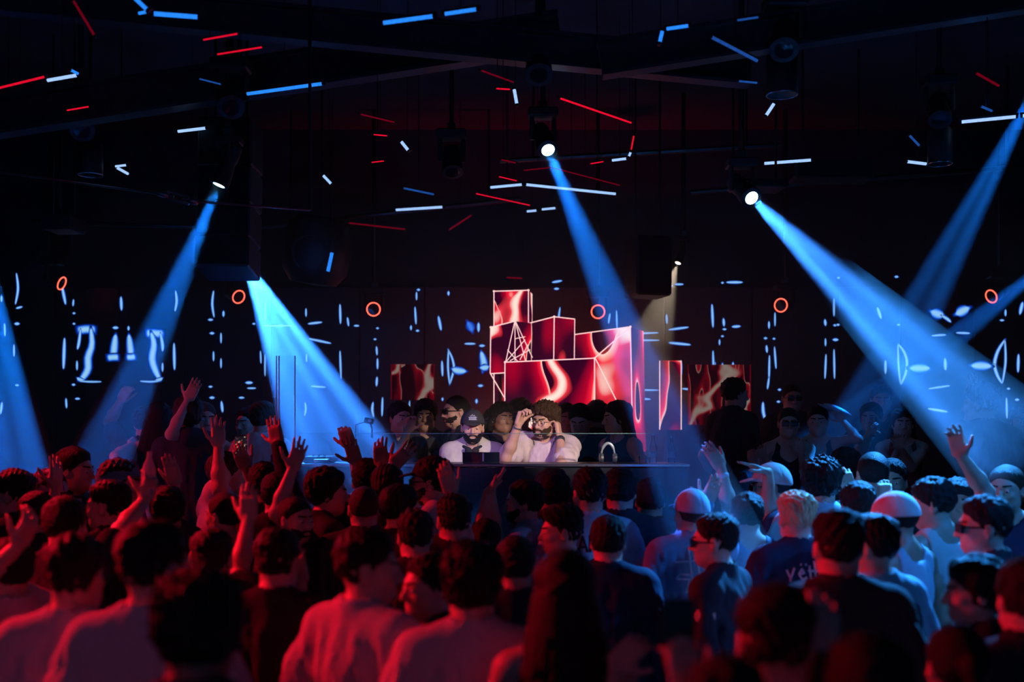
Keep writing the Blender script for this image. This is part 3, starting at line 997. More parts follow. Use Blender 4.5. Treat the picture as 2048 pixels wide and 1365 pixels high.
_, mp_ = screen_box((1051, 649), (1109, 634), (1050, 724), (1108, 720), 10.95, 10.7, .3, 'small red screen cube between the tower and the large right box', [RS[3]], ['AB', 'AD', 'BC', 'Bb', 'bc', 'DC'])
_, rp = screen_box((1119, 674), (1261, 654), (1119, 905), (1266, 905), 11.0, 10.75, .5, 'large red screen box with a magenta corner rising behind the front box', [RS[1], RS[4]], ['AB', 'BC', 'AD'])
_, fp = screen_box((1010, 725), (1189, 717), (1009, 900), (1190, 900), 10.25, 10.2, .42, 'large front red screen box straight behind the DJs', [RS[4], RS[1]], ['AB', 'BC', 'AD'])
# plinth that carries the boxes
thing('screen_plinth', MB().box(((px(985, 0, 10.6).x + px(1262, 0, 10.6).x) / 2, 10.82, (STAGE_Z + px(0, 906, 10.6).z) / 2 - .01), (.72, .62, (px(0, 906, 10.6).z - STAGE_Z) / 2 - .005), None, .01), M_black, 'low black plinth carrying the red screen boxes behind the booth', 'plinth')
# open wire frames between the boxes
t = empty('wire_pyramid', px(1030, 726, 10.6), 'open pyramid of thin white light wires between the two small screen cubes', 'light sculpture')
ap = px(1030, 641, 10.6)
feet = [px(1011, 726, 10.35), px(1052, 726, 10.35), px(1065, 716, 10.6), px(1030, 722, 10.7)]
for f in feet:
    part('wire', MB().tube([ap, f], 0.0045, 6), M_edge, t, True)
for a_, b_ in (((1012, 724), (1050, 680)), ((1020, 722), (1060, 700)), ((1015, 700), (1036, 724)), ((1040, 720), (1056, 690)), ((1030, 678), (1050, 674))):
    part('wire', MB().tube([px(*a_, 10.5), px(*b_, 10.6)], 0.004, 6), M_edge, t, True)
part('corner_joint', MB().ball(ap, .012, 8, 6), M_edge, t, True)
t = empty('wire_sculpture', px(1200, 760, 10.3), 'white light wires fanning from the corner of the large front red box', 'light sculpture')
for a_, b_, da, db in (((1190, 716), (1261, 654), 10.18, 10.72), ((1190, 716), (1232, 800), 10.18, 10.5)):
    part('wire', MB().tube([px(*a_, da), px(*b_, db)], 0.0055, 6), M_edge, t, True)
t = empty('wire_sculpture', px(995, 772, 10.5), 'white light wire running down from the small slanted cube', 'light sculpture')
part('wire', MB().tube([px(981, 748, 10.91), px(1010, 798, 10.22)], 0.0055, 6), M_edge, t, True)
# one flat red screen, then two reflections of the boxes built as glowing panels
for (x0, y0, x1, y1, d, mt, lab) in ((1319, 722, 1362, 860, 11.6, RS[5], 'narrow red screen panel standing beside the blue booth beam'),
                                     (1376, 730, 1500, 850, 12.0, RS[6], 'glowing panel for the red reflection behind the tall man in black'),
                                     (783, 729, 868, 800, 12.0, RS[5], 'glowing panel for the red reflection above the people left of the capped DJ')):
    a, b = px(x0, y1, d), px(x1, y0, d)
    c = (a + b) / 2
    t = empty('screen_and_reflection', (c.x, d, STAGE_Z), lab, 'LED screen')
    part('screen_face', MB().box((c.x, d, c.z), ((b.x - a.x) / 2, .012, (b.z - a.z) / 2)), mt if d < 11.8 else red_screen_mat('box_reflection_glow', 9 if x0 > 1000 else 12, 3.5, (3, 1, .8), 0.22), t)
    part('stand', MB().box((c.x, d + .05, (STAGE_Z + b.z) / 2 - .03), (.03, .03, (b.z - STAGE_Z) / 2 - .03)), M_black, t)
    part('foot_plate', MB().box((c.x, d + .05, STAGE_Z + .01), (.18, .12, .01)), M_black, t)
    for s in (0, 1):
        x_ = (a.x, b.x)[s]
        part('edge_light', MB().tube([(x_, d - .015, a.z), (x_, d - .015, b.z)], 0.005, 6), M_edge if d < 11.8 else M_red_reflection, t, True)

# ------------------------------------------------------------------ DJ booth
M_booth = mat('black_gloss_laminate', (0.015, 0.018, 0.03), 0.3, var=0.2, scale=4)
M_top = mat('booth_top', (0.02, 0.022, 0.03), 0.35, var=0.2)
M_trim = mat('polished_edge_trim', (0.6, 0.62, 0.68), 0.22, 1.0, var=0.1)
M_glass = glass_mat('clear_glass')
M_gedge = mat('glass_edge', (0.16, 0.32, 0.30), 0.2, var=0.1)
BY = 7.75
BZ = px(0, 929, BY).z
bx0, bx1 = px(540, 0, BY).x, px(1376, 0, BY).x
bc = (bx0 + bx1) / 2
t = empty('dj_booth', (bc, BY + .3, STAGE_Z), 'wide black DJ booth with a straight counter edge, facing the crowd', 'DJ booth')
part('front_panel', MB().box((bc, BY + .03, (STAGE_Z + BZ) / 2 - .012), ((bx1 - bx0) / 2, .03, (BZ - STAGE_Z) / 2 - .012), None, .004), M_booth, t)
part('counter_top', MB().box((bc, BY + .30, BZ - .011), ((bx1 - bx0) / 2 + .01, .30, .011), None, .004), M_top, t)
part('edge_trim', MB().box((bc, BY - .004, BZ - .008), ((bx1 - bx0) / 2 + .01, .006, .009), None, .002), M_trim, t)
for s in (bx0 + .03, bx1 - .03):
    part('side_panel', MB().box((s, BY + .32, (STAGE_Z + BZ) / 2 - .012), (.025, .26, (BZ - STAGE_Z) / 2 - .012)), M_booth, t)
# low glass guard along the back of the counter
GZ = px(0, 868, BY + .5).z
ga, gb = px(618, 0, BY + .5).x, px(1300, 0, BY + .5).x
t = empty('glass_guard', ((ga + gb) / 2, BY + .08, BZ), 'low clear glass guard standing along the booth counter', 'glass screen')
gz2 = px(0, 868, BY + .08).z
part('pane', MB().box(((ga + gb) / 2, BY + .08, (BZ + gz2) / 2), ((gb - ga) / 2, .005, (gz2 - BZ) / 2)), M_glass, t)
part('top_edge', MB().box(((ga + gb) / 2, BY + .08, gz2 + .0015), ((gb - ga) / 2, .005, .0018)), M_gedge, t)
# tall glass sheet at the booth end
a, b = px(553, 927, BY + .12), px(590, 712, BY + .12)
t = empty('glass_sheet', ((a.x + b.x) / 2, BY + .12, BZ), 'tall clear glass sheet standing at the end of the booth in the blue fan', 'glass screen')
part('pane', MB().box(((a.x + b.x) / 2, BY + .12, (BZ + b.z) / 2), ((b.x - a.x) / 2, .006, (b.z - BZ) / 2)), M_glass, t)
for x_ in (a.x, a.x + .018, b.x):
    part('polished_edge', MB().box((x_, BY + .12, (BZ + b.z) / 2), (.003, .008, (b.z - BZ) / 2)), mat('bright_glass_edge', (.6, .85, .8), .2), t)


# things on the counter
def on_counter(x, d):
    p = px(x, 0, d)
    return Vector((p.x, d, BZ))


p = on_counter(962, BY + .22)
t = empty('laptop', p, 'dark open laptop in front of the DJ in the black cap', 'laptop')
part('keyboard_base', MB().box(p + Vector((0, .1, .009)), (.13, .09, .009), None, .003), M_black, t)
part('screen_lid', MB().box(p + Vector((0, .0, .045)), (.13, .004, .034), Matrix.Rotation(math.radians(14), 3, 'X'), .002), mat('laptop_shell', (.02, .022, .028), .35), t)
part('lid_emblem', MB().box(p + Vector((.015, -.006, .043)), (.006, .0012, .03), Matrix.Rotation(math.radians(14), 3, 'X')), mat('pale_sticker', (.5, .45, .55), .5), t)
for x, w_, h_, lab in ((568, .07, .03, 'small black mixer box at the booth end by the tall glass'), (640, .10, .022, 'flat black media player on the counter in the blue fan')):
    p = on_counter(x, BY + .3)
    t = empty('dj_player', p, lab, 'DJ gear')
    part('case', MB().box(p + Vector((0, 0, h_ + .004)), (w_, .12, h_), None, .006), M_black, t)
    for k in range(3):
        part('knob', MB().lathe([(.009, 0), (.008, .018), (0, .018)], p + Vector((-.04 + .04 * k, -.05, h_ * 2 + .003)), (0, 0, 1), 10), M_steel, t, True)
    for sx in (-1, 1):
        part('foot', MB().box(p + Vector((sx * w_ * .8, 0, .003)), (.01, .1, .003)), M_black, t)
p = on_counter(655, BY + .2)
t = empty('paper_stack', p, 'low pale crumpled napkins catching blue light on the counter', 'napkins')
mbp = MB()
random.seed(4)
for k in range(5):
    mbp.box(p + Vector((random.uniform(-.05, .05), random.uniform(-.03, .03), .008 + .007 * k)), (.05, .035, .003), Matrix.Rotation(random.uniform(-.4, .4), 3, 'Z') @ Matrix.Rotation(random.uniform(-.15, .15), 3, 'X'))
part('sheet', mbp, mat('napkin_white', (.75, .72, .72), .8), t)


def bottle(x, d, hh, lab, m_):
    p = on_counter(x, d)
    t = empty('bottle', p, lab, 'bottle')
    k = hh / .25
    part('bottle_body', MB().lathe([(0, 0), (.032 * k, .002), (.034 * k, .02), (.034 * k, .13 * k), (.025 * k, .16 * k), (.012 * k, .19 * k), (.012 * k, .235 * k), (0, .235 * k)], p, (0, 0, 1), 20), m_, t, True)
    part('cap', MB().lathe([(.0145 * k, .232 * k), (.0145 * k, .25 * k), (0, .25 * k)], p, (0, 0, 1), 14), M_steel, t, True)
    part('label_band', MB().lathe([(.0346 * k, .05 * k), (.0346 * k, .10 * k)], p, (0, 0, 1), 20), mat('pale_label', (.55, .5, .55), .5), t, True)


bottle(1306, BY + .25, .21, 'clear water bottle on the booth counter, nearer the woman with long hair', M_glass)
bottle(1343, BY + .30, .19, 'clear water bottle at the far end of the booth counter', M_glass)
p = on_counter(1286, BY + .18)
t = empty('drinking_glass', p, 'short glass of red drink on the counter beside the bottles', 'glass')
part('tumbler', MB().lathe([(0, 0), (.026, .001), (.031, .05), (.029, .05), (.025, .006), (0, .005)], p, (0, 0, 1), 20), M_glass, t, True)
part('drink', MB().lathe([(0, .006), (.0245, .007), (.027, .034), (0, .034)], p, (0, 0, 1), 20), mat('red_drink', (.6, .02, .08), .2), t, True)
# silver lamp-like microphone arc on the counter
p = on_counter(1216, BY + .22)
t = empty('headphones', p, 'silver headphones resting upright on the counter beside the DJ in the pink tee', 'headphones')
arc = [p + Vector((.048 * math.cos(a_), 0, .045 + .095 * math.sin(a_))) for a_ in [math.pi * i / 12 for i in range(13)]]
part('headband', MB().tube(arc, [.006] * 3 + [.011] * 7 + [.006] * 3, 8), mat('pale_headband', (.6, .7, .75), .3, .5), t, True)
for s in (-1, 1):
    part('ear_cup', MB().lathe([(0, -.018), (.03, -.016), (.036, 0), (.03, .014), (0, .016)], p + Vector((s * .048, 0, .037)), (s, 0, 0), 18), mat('silver_cup', (.5, .5, .52), .25, .9), t, True)
# small camera on a gooseneck
p = on_counter(728, BY + .15)
t = empty('action_camera', p, 'small black camera on a thin bent arm above the booth counter', 'camera')
q0 = px(712, 850, BY + .15)
q1 = px(738, 842, BY + .15)
part('arm', MB().tube([p, p + Vector((-.02, 0, .05)), Vector((px(704, 880, BY).x, BY + .15, px(704, 880, BY).z)), q0, q1], .0035, 6), M_black, t, True)
part('camera_body', MB().box(q1, (.032, .02, .02), Matrix.Rotation(.2, 3, 'Y'), .004), M_black, t)
part('camera_lens', MB().lathe([(.012, 0), (.012, .02), (0, .02)], q1 + Vector((.008, -.018, 0)), (0, -1, 0), 14), M_steel, t, True)
part('handle_grip', MB().tube([q1 + Vector((.01, 0, -.02)), q1 + Vector((.02, 0, -.06)), q1 + Vector((.018, 0, -.12))], [.006, .006, .011], 8), M_black, t, True)
part('weighted_base', MB().lathe([(.035, 0), (.035, .008), (0, .012)], p, (0, 0, 1), 16), M_black, t, True)

# ------------------------------------------------------------------ people: smooth signed-distance bodies turned into one surface
f32 = np.float32


def n3(v):
    return np.array(v, dtype=np.float64)


def rot(yaw=0.0, pitch=0.0, roll=0.0):
    """yaw > 0 turns to the figure's left, pitch > 0 tips the face down, roll > 0 tilts the head to its right"""
    cy, sy = math.cos(yaw), math.sin(yaw)
    cp, sp = math.cos(-pitch), math.sin(-pitch)
    cr, sr = math.cos(roll), math.sin(roll)
    Rz = np.array([[cy, -sy, 0], [sy, cy, 0], [0, 0, 1]])
    Rx = np.array([[1, 0, 0], [0, cp, -sp], [0, sp, cp]])
    Ry = np.array([[cr, 0, sr], [0, 1, 0], [-sr, 0, cr]])
    return Rz @ Rx @ Ry


class Solid:
    def __init__(self):
        self.p = []

    def cone(self, a, b, ra, rb=None, k=0.02, mode='u'):
        rb = ra if rb is None else rb
        a, b = n3(a), n3(b)
        ba = b - a
        L2 = max(1e-9, float(ba @ ba))

        def fn(X, Y, Z):
            t = np.clip(((X - a[0]) * ba[0] + (Y - a[1]) * ba[1] + (Z - a[2]) * ba[2]) / L2, 0, 1)
            return np.sqrt((X - a[0] - t * ba[0]) ** 2 + (Y - a[1] - t * ba[1]) ** 2 + (Z - a[2] - t * ba[2]) ** 2) - (ra + (rb - ra) * t)
        m = max(ra, rb)
        self.p.append((fn, np.minimum(a, b) - m, np.maximum(a, b) + m, k, mode))
        return self

    def ell(self, c, r, R=None, k=0.02, mode='u'):
        c, r = n3(c), n3(r)
        m = r if R is None else np.full(3, r.max())

        def fn(X, Y, Z):
            x, y, z = X - c[0], Y - c[1], Z - c[2]
            if R is not None:
                x, y, z = (R[0, 0] * x + R[1, 0] * y + R[2, 0] * z, R[0, 1] * x + R[1, 1] * y + R[2, 1] * z, R[0, 2] * x + R[1, 2] * y + R[2, 2] * z)
            k0 = np.sqrt((x / r[0]) ** 2 + (y / r[1]) ** 2 + (z / r[2]) ** 2)
            k1 = np.sqrt((x / r[0] ** 2) ** 2 + (y / r[1] ** 2) ** 2 + (z / r[2] ** 2) ** 2) + 1e-9
            return k0 * (k0 - 1.0) / k1
        self.p.append((fn, c - m, c + m, k, mode))
        return self

    def rbox(self, c, half, rad, R, k=0.01, mode='u'):
        c, h = n3(c), n3(half) - rad
        m = np.full(3, float(np.linalg.norm(half)))

        def fn(X, Y, Z):
            x, y, z = X - c[0], Y - c[1], Z - c[2]
            x, y, z = (R[0, 0] * x + R[1, 0] * y + R[2, 0] * z, R[0, 1] * x + R[1, 1] * y + R[2, 1] * z, R[0, 2] * x + R[1, 2] * y + R[2, 2] * z)
            qx, qy, qz = np.abs(x) - h[0], np.abs(y) - h[1], np.abs(z) - h[2]
            o = np.sqrt(np.maximum(qx, 0) ** 2 + np.maximum(qy, 0) ** 2 + np.maximum(qz, 0) ** 2)
            return o + np.minimum(np.maximum(qx, np.maximum(qy, qz)), 0) - rad
        self.p.append((fn, c - m, c + m, k, mode))
        return self

    def raw(self, fn, lo, hi, k=0.01, mode='u'):
        self.p.append((fn, n3(lo), n3(hi), k, mode))
        return self

    def mesh(self, h, name):
        lo = np.min([p[1] for p in self.p if p[4] == 'u'], axis=0) - 3 * h
        hi = np.max([p[2] for p in self.p if p[4] == 'u'], axis=0) + 3 * h
        n = np.ceil((hi - lo) / h).astype(int) + 1
        ax = [(lo[i] + h * np.arange(n[i])).astype(f32) for i in range(3)]
        D = np.full(n, 1.0, f32)
        for fn, a, b, k, mode in self.p:
            m = max(k, 2.5 * h) + 0.004
            i0 = np.maximum(np.floor((a - m - lo) / h).astype(int), 0)
            i1 = np.minimum(np.ceil((b + m - lo) / h).astype(int) + 1, n)
            if np.any(i1 <= i0):
                continue
            sl = tuple(slice(i0[i], i1[i]) for i in range(3))
            d = fn(ax[0][sl[0]][:, None, None], ax[1][sl[1]][None, :, None], ax[2][sl[2]][None, None, :]).astype(f32)
            v = D[sl]
            if mode == 'u':
                t = np.clip(0.5 + 0.5 * (v - d) / k, 0, 1)
                D[sl] = v + (d - v) * t - k * t * (1 - t)
            elif mode == 's':
                t = np.clip(0.5 - 0.5 * (v + d) / k, 0, 1)
                D[sl] = v + (-d - v) * t + k * t * (1 - t)
        return nets(D, lo, h, name)


def nets(D, lo, h, name):
    """surface nets: one vertex per cell that the surface crosses"""
    inside = D < 0
    c = inside.astype(np.int8)
    s = np.zeros(tuple(x - 1 for x in D.shape), np.int8)
    offs = [(i, j, k) for i in (0, 1) for j in (0, 1) for k in (0, 1)]
    sh = s.shape
    for i, j, k in offs:
        s += c[i:i + sh[0], j:j + sh[1], k:k + sh[2]]
    act = np.argwhere((s > 0) & (s < 8))
    if len(act) == 0:
        raise RuntimeError('empty solid ' + name)
    V8 = np.stack([D[act[:, 0] + i, act[:, 1] + j, act[:, 2] + k] for i, j, k in offs], 1)
    O = np.array(offs, f32)
    P = np.zeros((len(act), 3), f32)
    cnt = np.zeros(len(act), f32)
    for a in range(8):
        for b in range(a + 1, 8):
            if np.abs(O[a] - O[b]).sum() != 1:
                continue
            va, vb = V8[:, a], V8[:, b]
            x = (va < 0) != (vb < 0)
            t = np.where(x, va / np.where(x, va - vb, 1), 0)[:, None]
            P += np.where(x[:, None], O[a] + (O[b] - O[a]) * t, 0)
            cnt += x
    P = P / cnt[:, None]
    verts = (act + P) * h + lo
    idx = np.full(sh, -1, np.int32)
    idx[act[:, 0], act[:, 1], act[:, 2]] = np.arange(len(act))
    quads = []
    for axis in range(3):
        u, w = (axis + 1) % 3, (axis + 2) % 3
        A = np.moveaxis(inside, axis, 0)
        e = np.argwhere(np.moveaxis(A[:-1] != A[1:], 0, axis))
        sl = (e[:, u] > 0) & (e[:, w] > 0) & (e[:, u] < sh[u]) & (e[:, w] < sh[w])
        e = e[sl]
        q = []
        for du, dw in ((1, 1), (0, 1), (0, 0), (1, 0)):
            cc = e.copy()
            cc[:, u] -= du
            cc[:, w] -= dw
            q.append(idx[cc[:, 0], cc[:, 1], cc[:, 2]])
        q = np.stack(q, 1)
        flip = ~inside[e[:, 0], e[:, 1], e[:, 2]]
        q[flip] = q[flip][:, ::-1]
        quads.append(q)
    q = np.concatenate(quads)
    q = q[(q >= 0).all(1)]
    me = bpy.data.meshes.new(name)
    me.vertices.add(len(verts))
    me.vertices.foreach_set('co', verts.astype(f32).ravel())
    me.loops.add(q.size)
    me.loops.foreach_set('vertex_index', q.astype(np.int32).ravel())
    me.polygons.add(len(q))
    me.polygons.foreach_set('loop_start', (np.arange(len(q)) * 4).astype(np.int32))
    me.polygons.foreach_set('loop_total', np.full(len(q), 4, np.int32))
    me.polygons.foreach_set('use_smooth', np.ones(len(q), bool))
    me.update(calc_edges=True)
    return me


# ---- skeleton lengths of a 1.75 m figure; x to the figure's right, y to its front
SHO, ELB, WRI = (0.182, 0.0, 1.408), 0.285, 0.255
PIV = n3((0, -0.005, 1.535))       # where the head turns on the neck
HOFF = n3((0, .022, -.022))        # how far the head is carried forward and low


def two_bone(s, t, pole, l1=ELB, l2=WRI):
    s, t, pole = n3(s), n3(t), n3(pole)
    d = t - s
    L = np.linalg.norm(d)
    M = (l1 + l2) * 0.995
    if L > M:
        d = d * M / L
        L = M
    L = max(L, abs(l1 - l2) + 0.03)
    u = d / np.linalg.norm(d)
    a = (l1 * l1 - l2 * l2 + L * L) / (2 * L)
    hgt = math.sqrt(max(0.0, l1 * l1 - a * a))
    pv = pole - u * (pole @ u)
    pv = pv / (np.linalg.norm(pv) + 1e-9)
    return s + u * a + pv * hgt, s + u * L


def hand(S, w, v, n, side, curl=0.35, spread=0.12, thumb=0.5, scale=1.0):
    """hand at wrist w, fingers along v, palm facing n; side +1 for the right hand"""
    v = n3(v) / np.linalg.norm(v)
    n = n3(n) - v * (n3(n) @ v)
    n = n / (np.linalg.norm(n) + 1e-9)
    u = np.cross(v, n) * 1.0            # across the palm
    u = u * side                        # towards the thumb
    R = np.stack([u, v, n], 1)
    q = scale
    S.rbox(w + v * .05 * q, (.040 * q, .050 * q, .0145 * q), .012 * q, R, k=.014)
    for i, (uo, L, e) in enumerate(((.029, .072, 0.0), (.0095, .080, .15), (-.010, .074, .28), (-.029, .058, .42))):
        b = w + v * (.094 - .004 * abs(i - 1.2)) * q + u * uo * q
        ang = curl * (0.55 + 0.6 * e)
        dirv = v + u * (uo * spread * 40 * .6)
        dirv = dirv / np.linalg.norm(dirv)
        r = .0086 * q if i < 3 else .0074 * q
        for seg, fr in enumerate((.44, .31, .25)):
            a_ = ang * (seg + 0.75) * 1.15
            dd = dirv * math.cos(a_) + n * math.sin(a_)
            b2 = b + dd * L * fr * q
            S.cone(b, b2, r, r * .92, k=.006)
            b, r = b2, r * .92
    b = w + v * .022 * q + u * .030 * q + n * .004 * q
    d1 = u * (.75 * thumb + .2) + v * (.75 - .2 * thumb) + n * .25
    d1 /= np.linalg.norm(d1)
    b2 = b + d1 * .040 * q
    S.cone(b, b2, .013 * q, .0105 * q, k=.012)
    d2 = d1 * .8 + v * .55 + n * curl * .5
    d2 /= np.linalg.norm(d2)
    b3 = b2 + d2 * .030 * q
    S.cone(b2, b3, .0102 * q, .0092 * q, k=.006)
    S.cone(b3, b3 + (d2 + n * curl * .4) / np.linalg.norm(d2 + n * curl * .4) * .024 * q, .0092 * q, .0078 * q, k=.006)


def torso(S, g, fem=False, k=.05, hip=True):
    w = 0.92 if fem else 1.0
    if hip:
        S.ell((0, -.005, .955), (.165 + g, .118 + g, .14 + g), k=k)
    S.ell((0, .0, 1.11), (.140 * w + g, .102 + g, .17 + g), k=k)
    S.ell((0, .002, 1.285), (.166 * w + g, .113 + g, .175 + g), k=k)
    if fem:
        for s in (-1, 1):
            S.ell((s * .07, .085, 1.275), (.06 + g * .6, .055 + g * .6, .06 + g * .6), k=.03)
    S.cone((-.155 * w, -.008, 1.410), (.155 * w, -.008, 1.410), .056 + g * .8, k=k)
    for s in (-1, 1):
        S.cone((s * .15 * w, -.014, 1.422), (s * .032, -.016, 1.492), .046 + g * .45, .042 + g * .3, k=.045)


def wrap(v):
    return n3(v)


def hT(R, p):
    return R @ (n3(p) - PIV) + PIV + HOFF


def head(S, R, big=1.0, fem=False):
    T = lambda p: hT(R, p)
    S.cone((0, -.012, 1.45), T((0, -.012, 1.585)), .058 if not fem else .05, .054 if not fem else .046, k=.03)
    S.ell(T((0, -.012, 1.662)), (.077, .097, .090), R, k=.03)
    S.ell(T((0, .030, 1.612)), (.060, .064, .088), R, k=.03)
    S.ell(T((0, .052, 1.558)), (.040 if not fem else .033, .040, .036), R, k=.03)
    for s in (-1, 1):
        S.ell(T((s * .045, .012, 1.572)), (.022, .045, .030), R, k=.03)
        S.ell(T((s * .040, .066, 1.614)), (.022, .020, .018), R, k=.02)
        S.cone(T((s * .012, .086, 1.664)), T((s * .048, .070, 1.662)), .010, .009, k=.014)
        S.ell(T((s * .032, .096, 1.640)), (.016, .014, .011), R, k=.012, mode='s')
        ear = R @ rot(-s * .35)
        S.ell(T((s * .079, -.006, 1.630)), (.011, .021, .033), ear, k=.008)
        S.ell(T((s * .089, .002, 1.634)), (.007, .011, .018), ear, k=.006, mode='s')
        S.ell(T((s * .032, .081, 1.6445)), (.0140, .0125, .0085), R, k=.006)
        S.ell(T((s * .032, .079, 1.632)), (.0135, .0115, .007), R, k=.006)
    S.cone(T((0, .088, 1.650)), T((0, .112, 1.610)), .009, .0125, k=.012)
    for s in (-1, 1):
        S.ell(T((s * .011, .100, 1.606)), (.009, .010, .008), R, k=.006)
    S.cone(T((-.020, .086, 1.5785)), T((.020, .086, 1.5785)), .0065, k=.008)
    S.cone(T((-.017, .087, 1.568)), T((.017, .087, 1.568)), .0075, k=.008)
    S.cone(T((-.024, .094, 1.5732)), T((.024, .094, 1.5732)), .0032, k=.004, mode='s')


def waves(X, Y, Z, seed, f):
    r = np.random.RandomState(seed)
    out = 0
    for i in range(4):
        a = r.normal(size=3)
        a = a / np.linalg.norm(a) * f * (1 + .6 * i)
        b = r.normal(size=3)
        b = b / np.linalg.norm(b) * f * (1.3 + .5 * i)
        out = out + np.sin(X * a[0] + Y * a[1] + Z * a[2] + i) * np.sin(X * b[0] + Y * b[1] + Z * b[2] + 2 * i) / (1 + .6 * i)
    return out


def hair_solid(R, style, seed, vol=1.0):
    """hair as a clumped shell over the skull"""
    S = Solid()
    t, amp, fr = {'short': (.013, .0042, 130), 'crop': (.006, .0014, 190), 'fade': (.016, .0052, 125), 'curly': (.024, .0105, 105), 'mid': (.020, .0050, 100),
                  'long': (.016, .0045, 90), 'bun': (.009, .0015, 140), 'quiff': (.018, .0075, 115), 'tied': (.009, .0015, 140), 'buzz': (.004, .0006, 200)}[style]
    t *= vol
    c = n3((0, -.014, 1.664))

    def fn(X, Y, Z):
        x, y, z = X - PIV[0] - HOFF[0], Y - PIV[1] - HOFF[1], Z - PIV[2] - HOFF[2]
        x, y, z = (R[0, 0] * x + R[1, 0] * y + R[2, 0] * z + PIV[0], R[0, 1] * x + R[1, 1] * y + R[2, 1] * z + PIV[1], R[0, 2] * x + R[1, 2] * y + R[2, 2] * z + PIV[2])
        top = np.clip((z - 1.66) / .07, 0, 1)
        tt = t * (0.75 + .75 * top)
        if style in ('fade', 'quiff', 'curly') and style != 'curly':
            tt = t * (0.25 + 1.25 * top)
        rx, ry, rz = .0775, .0975, .0905
        k0 = np.sqrt(((x - c[0]) / rx) ** 2 + ((y - c[1]) / ry) ** 2 + ((z - c[2]) / rz) ** 2)
        k1 = np.sqrt(((x - c[0]) / rx ** 2) ** 2 + ((y - c[1]) / ry ** 2) ** 2 + ((z - c[2]) / rz ** 2) ** 2) + 1e-6
        shell = k0 * (k0 - 1) / k1
        nz = waves(x, y, z * .6, seed, fr)
        hl = 1.600 if style not in ('long', 'mid', 'curly') else 1.585
        front = np.clip(y + .005, 0, .12)
        line = np.where(y > -.005, hl + 1.22 * front, hl - .02 + .25 * np.clip(-y - .03, -.03, .1) - .015)
        if style in ('long', 'mid'):
            line = np.where(y > .03, 1.61 + 1.15 * np.clip(y - .01, 0, .2), 1.50)
        line = line + .0045 * waves(x, y, z, seed + 7, 120)
        thin = np.sqrt(np.clip((z - line) / .045, 0.0, 1))
        d = shell - tt * thin + amp * nz * (.3 + .7 * thin)
        if style == 'quiff':
            d = d - .022 * np.exp(-(((y - .06) / .05) ** 2 + ((z - 1.74) / .04) ** 2 + (x / .06) ** 2))
        cut = (line - z) * .75
        return np.maximum(d, cut)
    lo, hi = n3((-.16, -.2, 1.44)), n3((.16, .16, 1.84))
    cor = np.array([hT(R, (x_, y_, z_)) for x_ in (lo[0], hi[0]) for y_ in (lo[1], hi[1]) for z_ in (lo[2], hi[2])])
    S.raw(fn, cor.min(0), cor.max(0), k=.004)
    T = lambda p: hT(R, p)
    if style == 'long':
        r = np.random.RandomState(seed)
        for i in range(11):
            a = math.pi * (0.02 + .96 * i / 10)
            p0 = T((.075 * math.cos(a), -.02 - .075 * math.sin(a), 1.63))
            p1 = T((.092 * math.cos(a), -.035 - .07 * math.sin(a), 1.53))
            p2 = n3((.115 * math.cos(a), -.04 - .075 * math.sin(a), 1.40 + r.uniform(-.02, .02)))
            p3 = p2 + n3((r.uniform(-.015, .015), -.012, -.14 + r.uniform(-.04, .03)))
            S.cone(p0, p1, .026, .027, k=.012)
            S.cone(p1, p2, .027, .026, k=.012)
            S.cone(p2, p3, .026, .010, k=.012)
    if style == 'curly':
        r = np.random.RandomState(seed + 1)
        for i in range(70):
            ph, th = r.uniform(0, 2 * math.pi), math.acos(r.uniform(-.25, 1))
            dx, dy, dz = math.sin(th) * math.cos(ph), math.sin(th) * math.sin(ph), math.cos(th)
            p_ = (dx * .083, -.014 + dy * .102, 1.667 + dz * .098)
            if p_[2] < 1.612 + 1.15 * max(0, p_[1]) + .004:
                continue
            q_ = r.uniform(.014, .024)
            S.ell(T(p_), (q_, q_, q_ * .8), k=.006)
        for i in range(5):
            S.ell(T((r.uniform(-.05, .05), .088 + r.uniform(-.004, .006), 1.712 + r.uniform(-.012, .01))), (.014, .010, .013), k=.005)
    if style == 'bun':
        S.ell(T((0, -.10, 1.73)), (.045, .042, .042), R, k=.02)
    if style == 'tied':
        S.ell(T((0, -.115, 1.665)), (.030, .035, .03), R, k=.02)
        S.cone(T((0, -.13, 1.65)), T((0, -.15, 1.45)), .028, .012, k=.02)
    return S


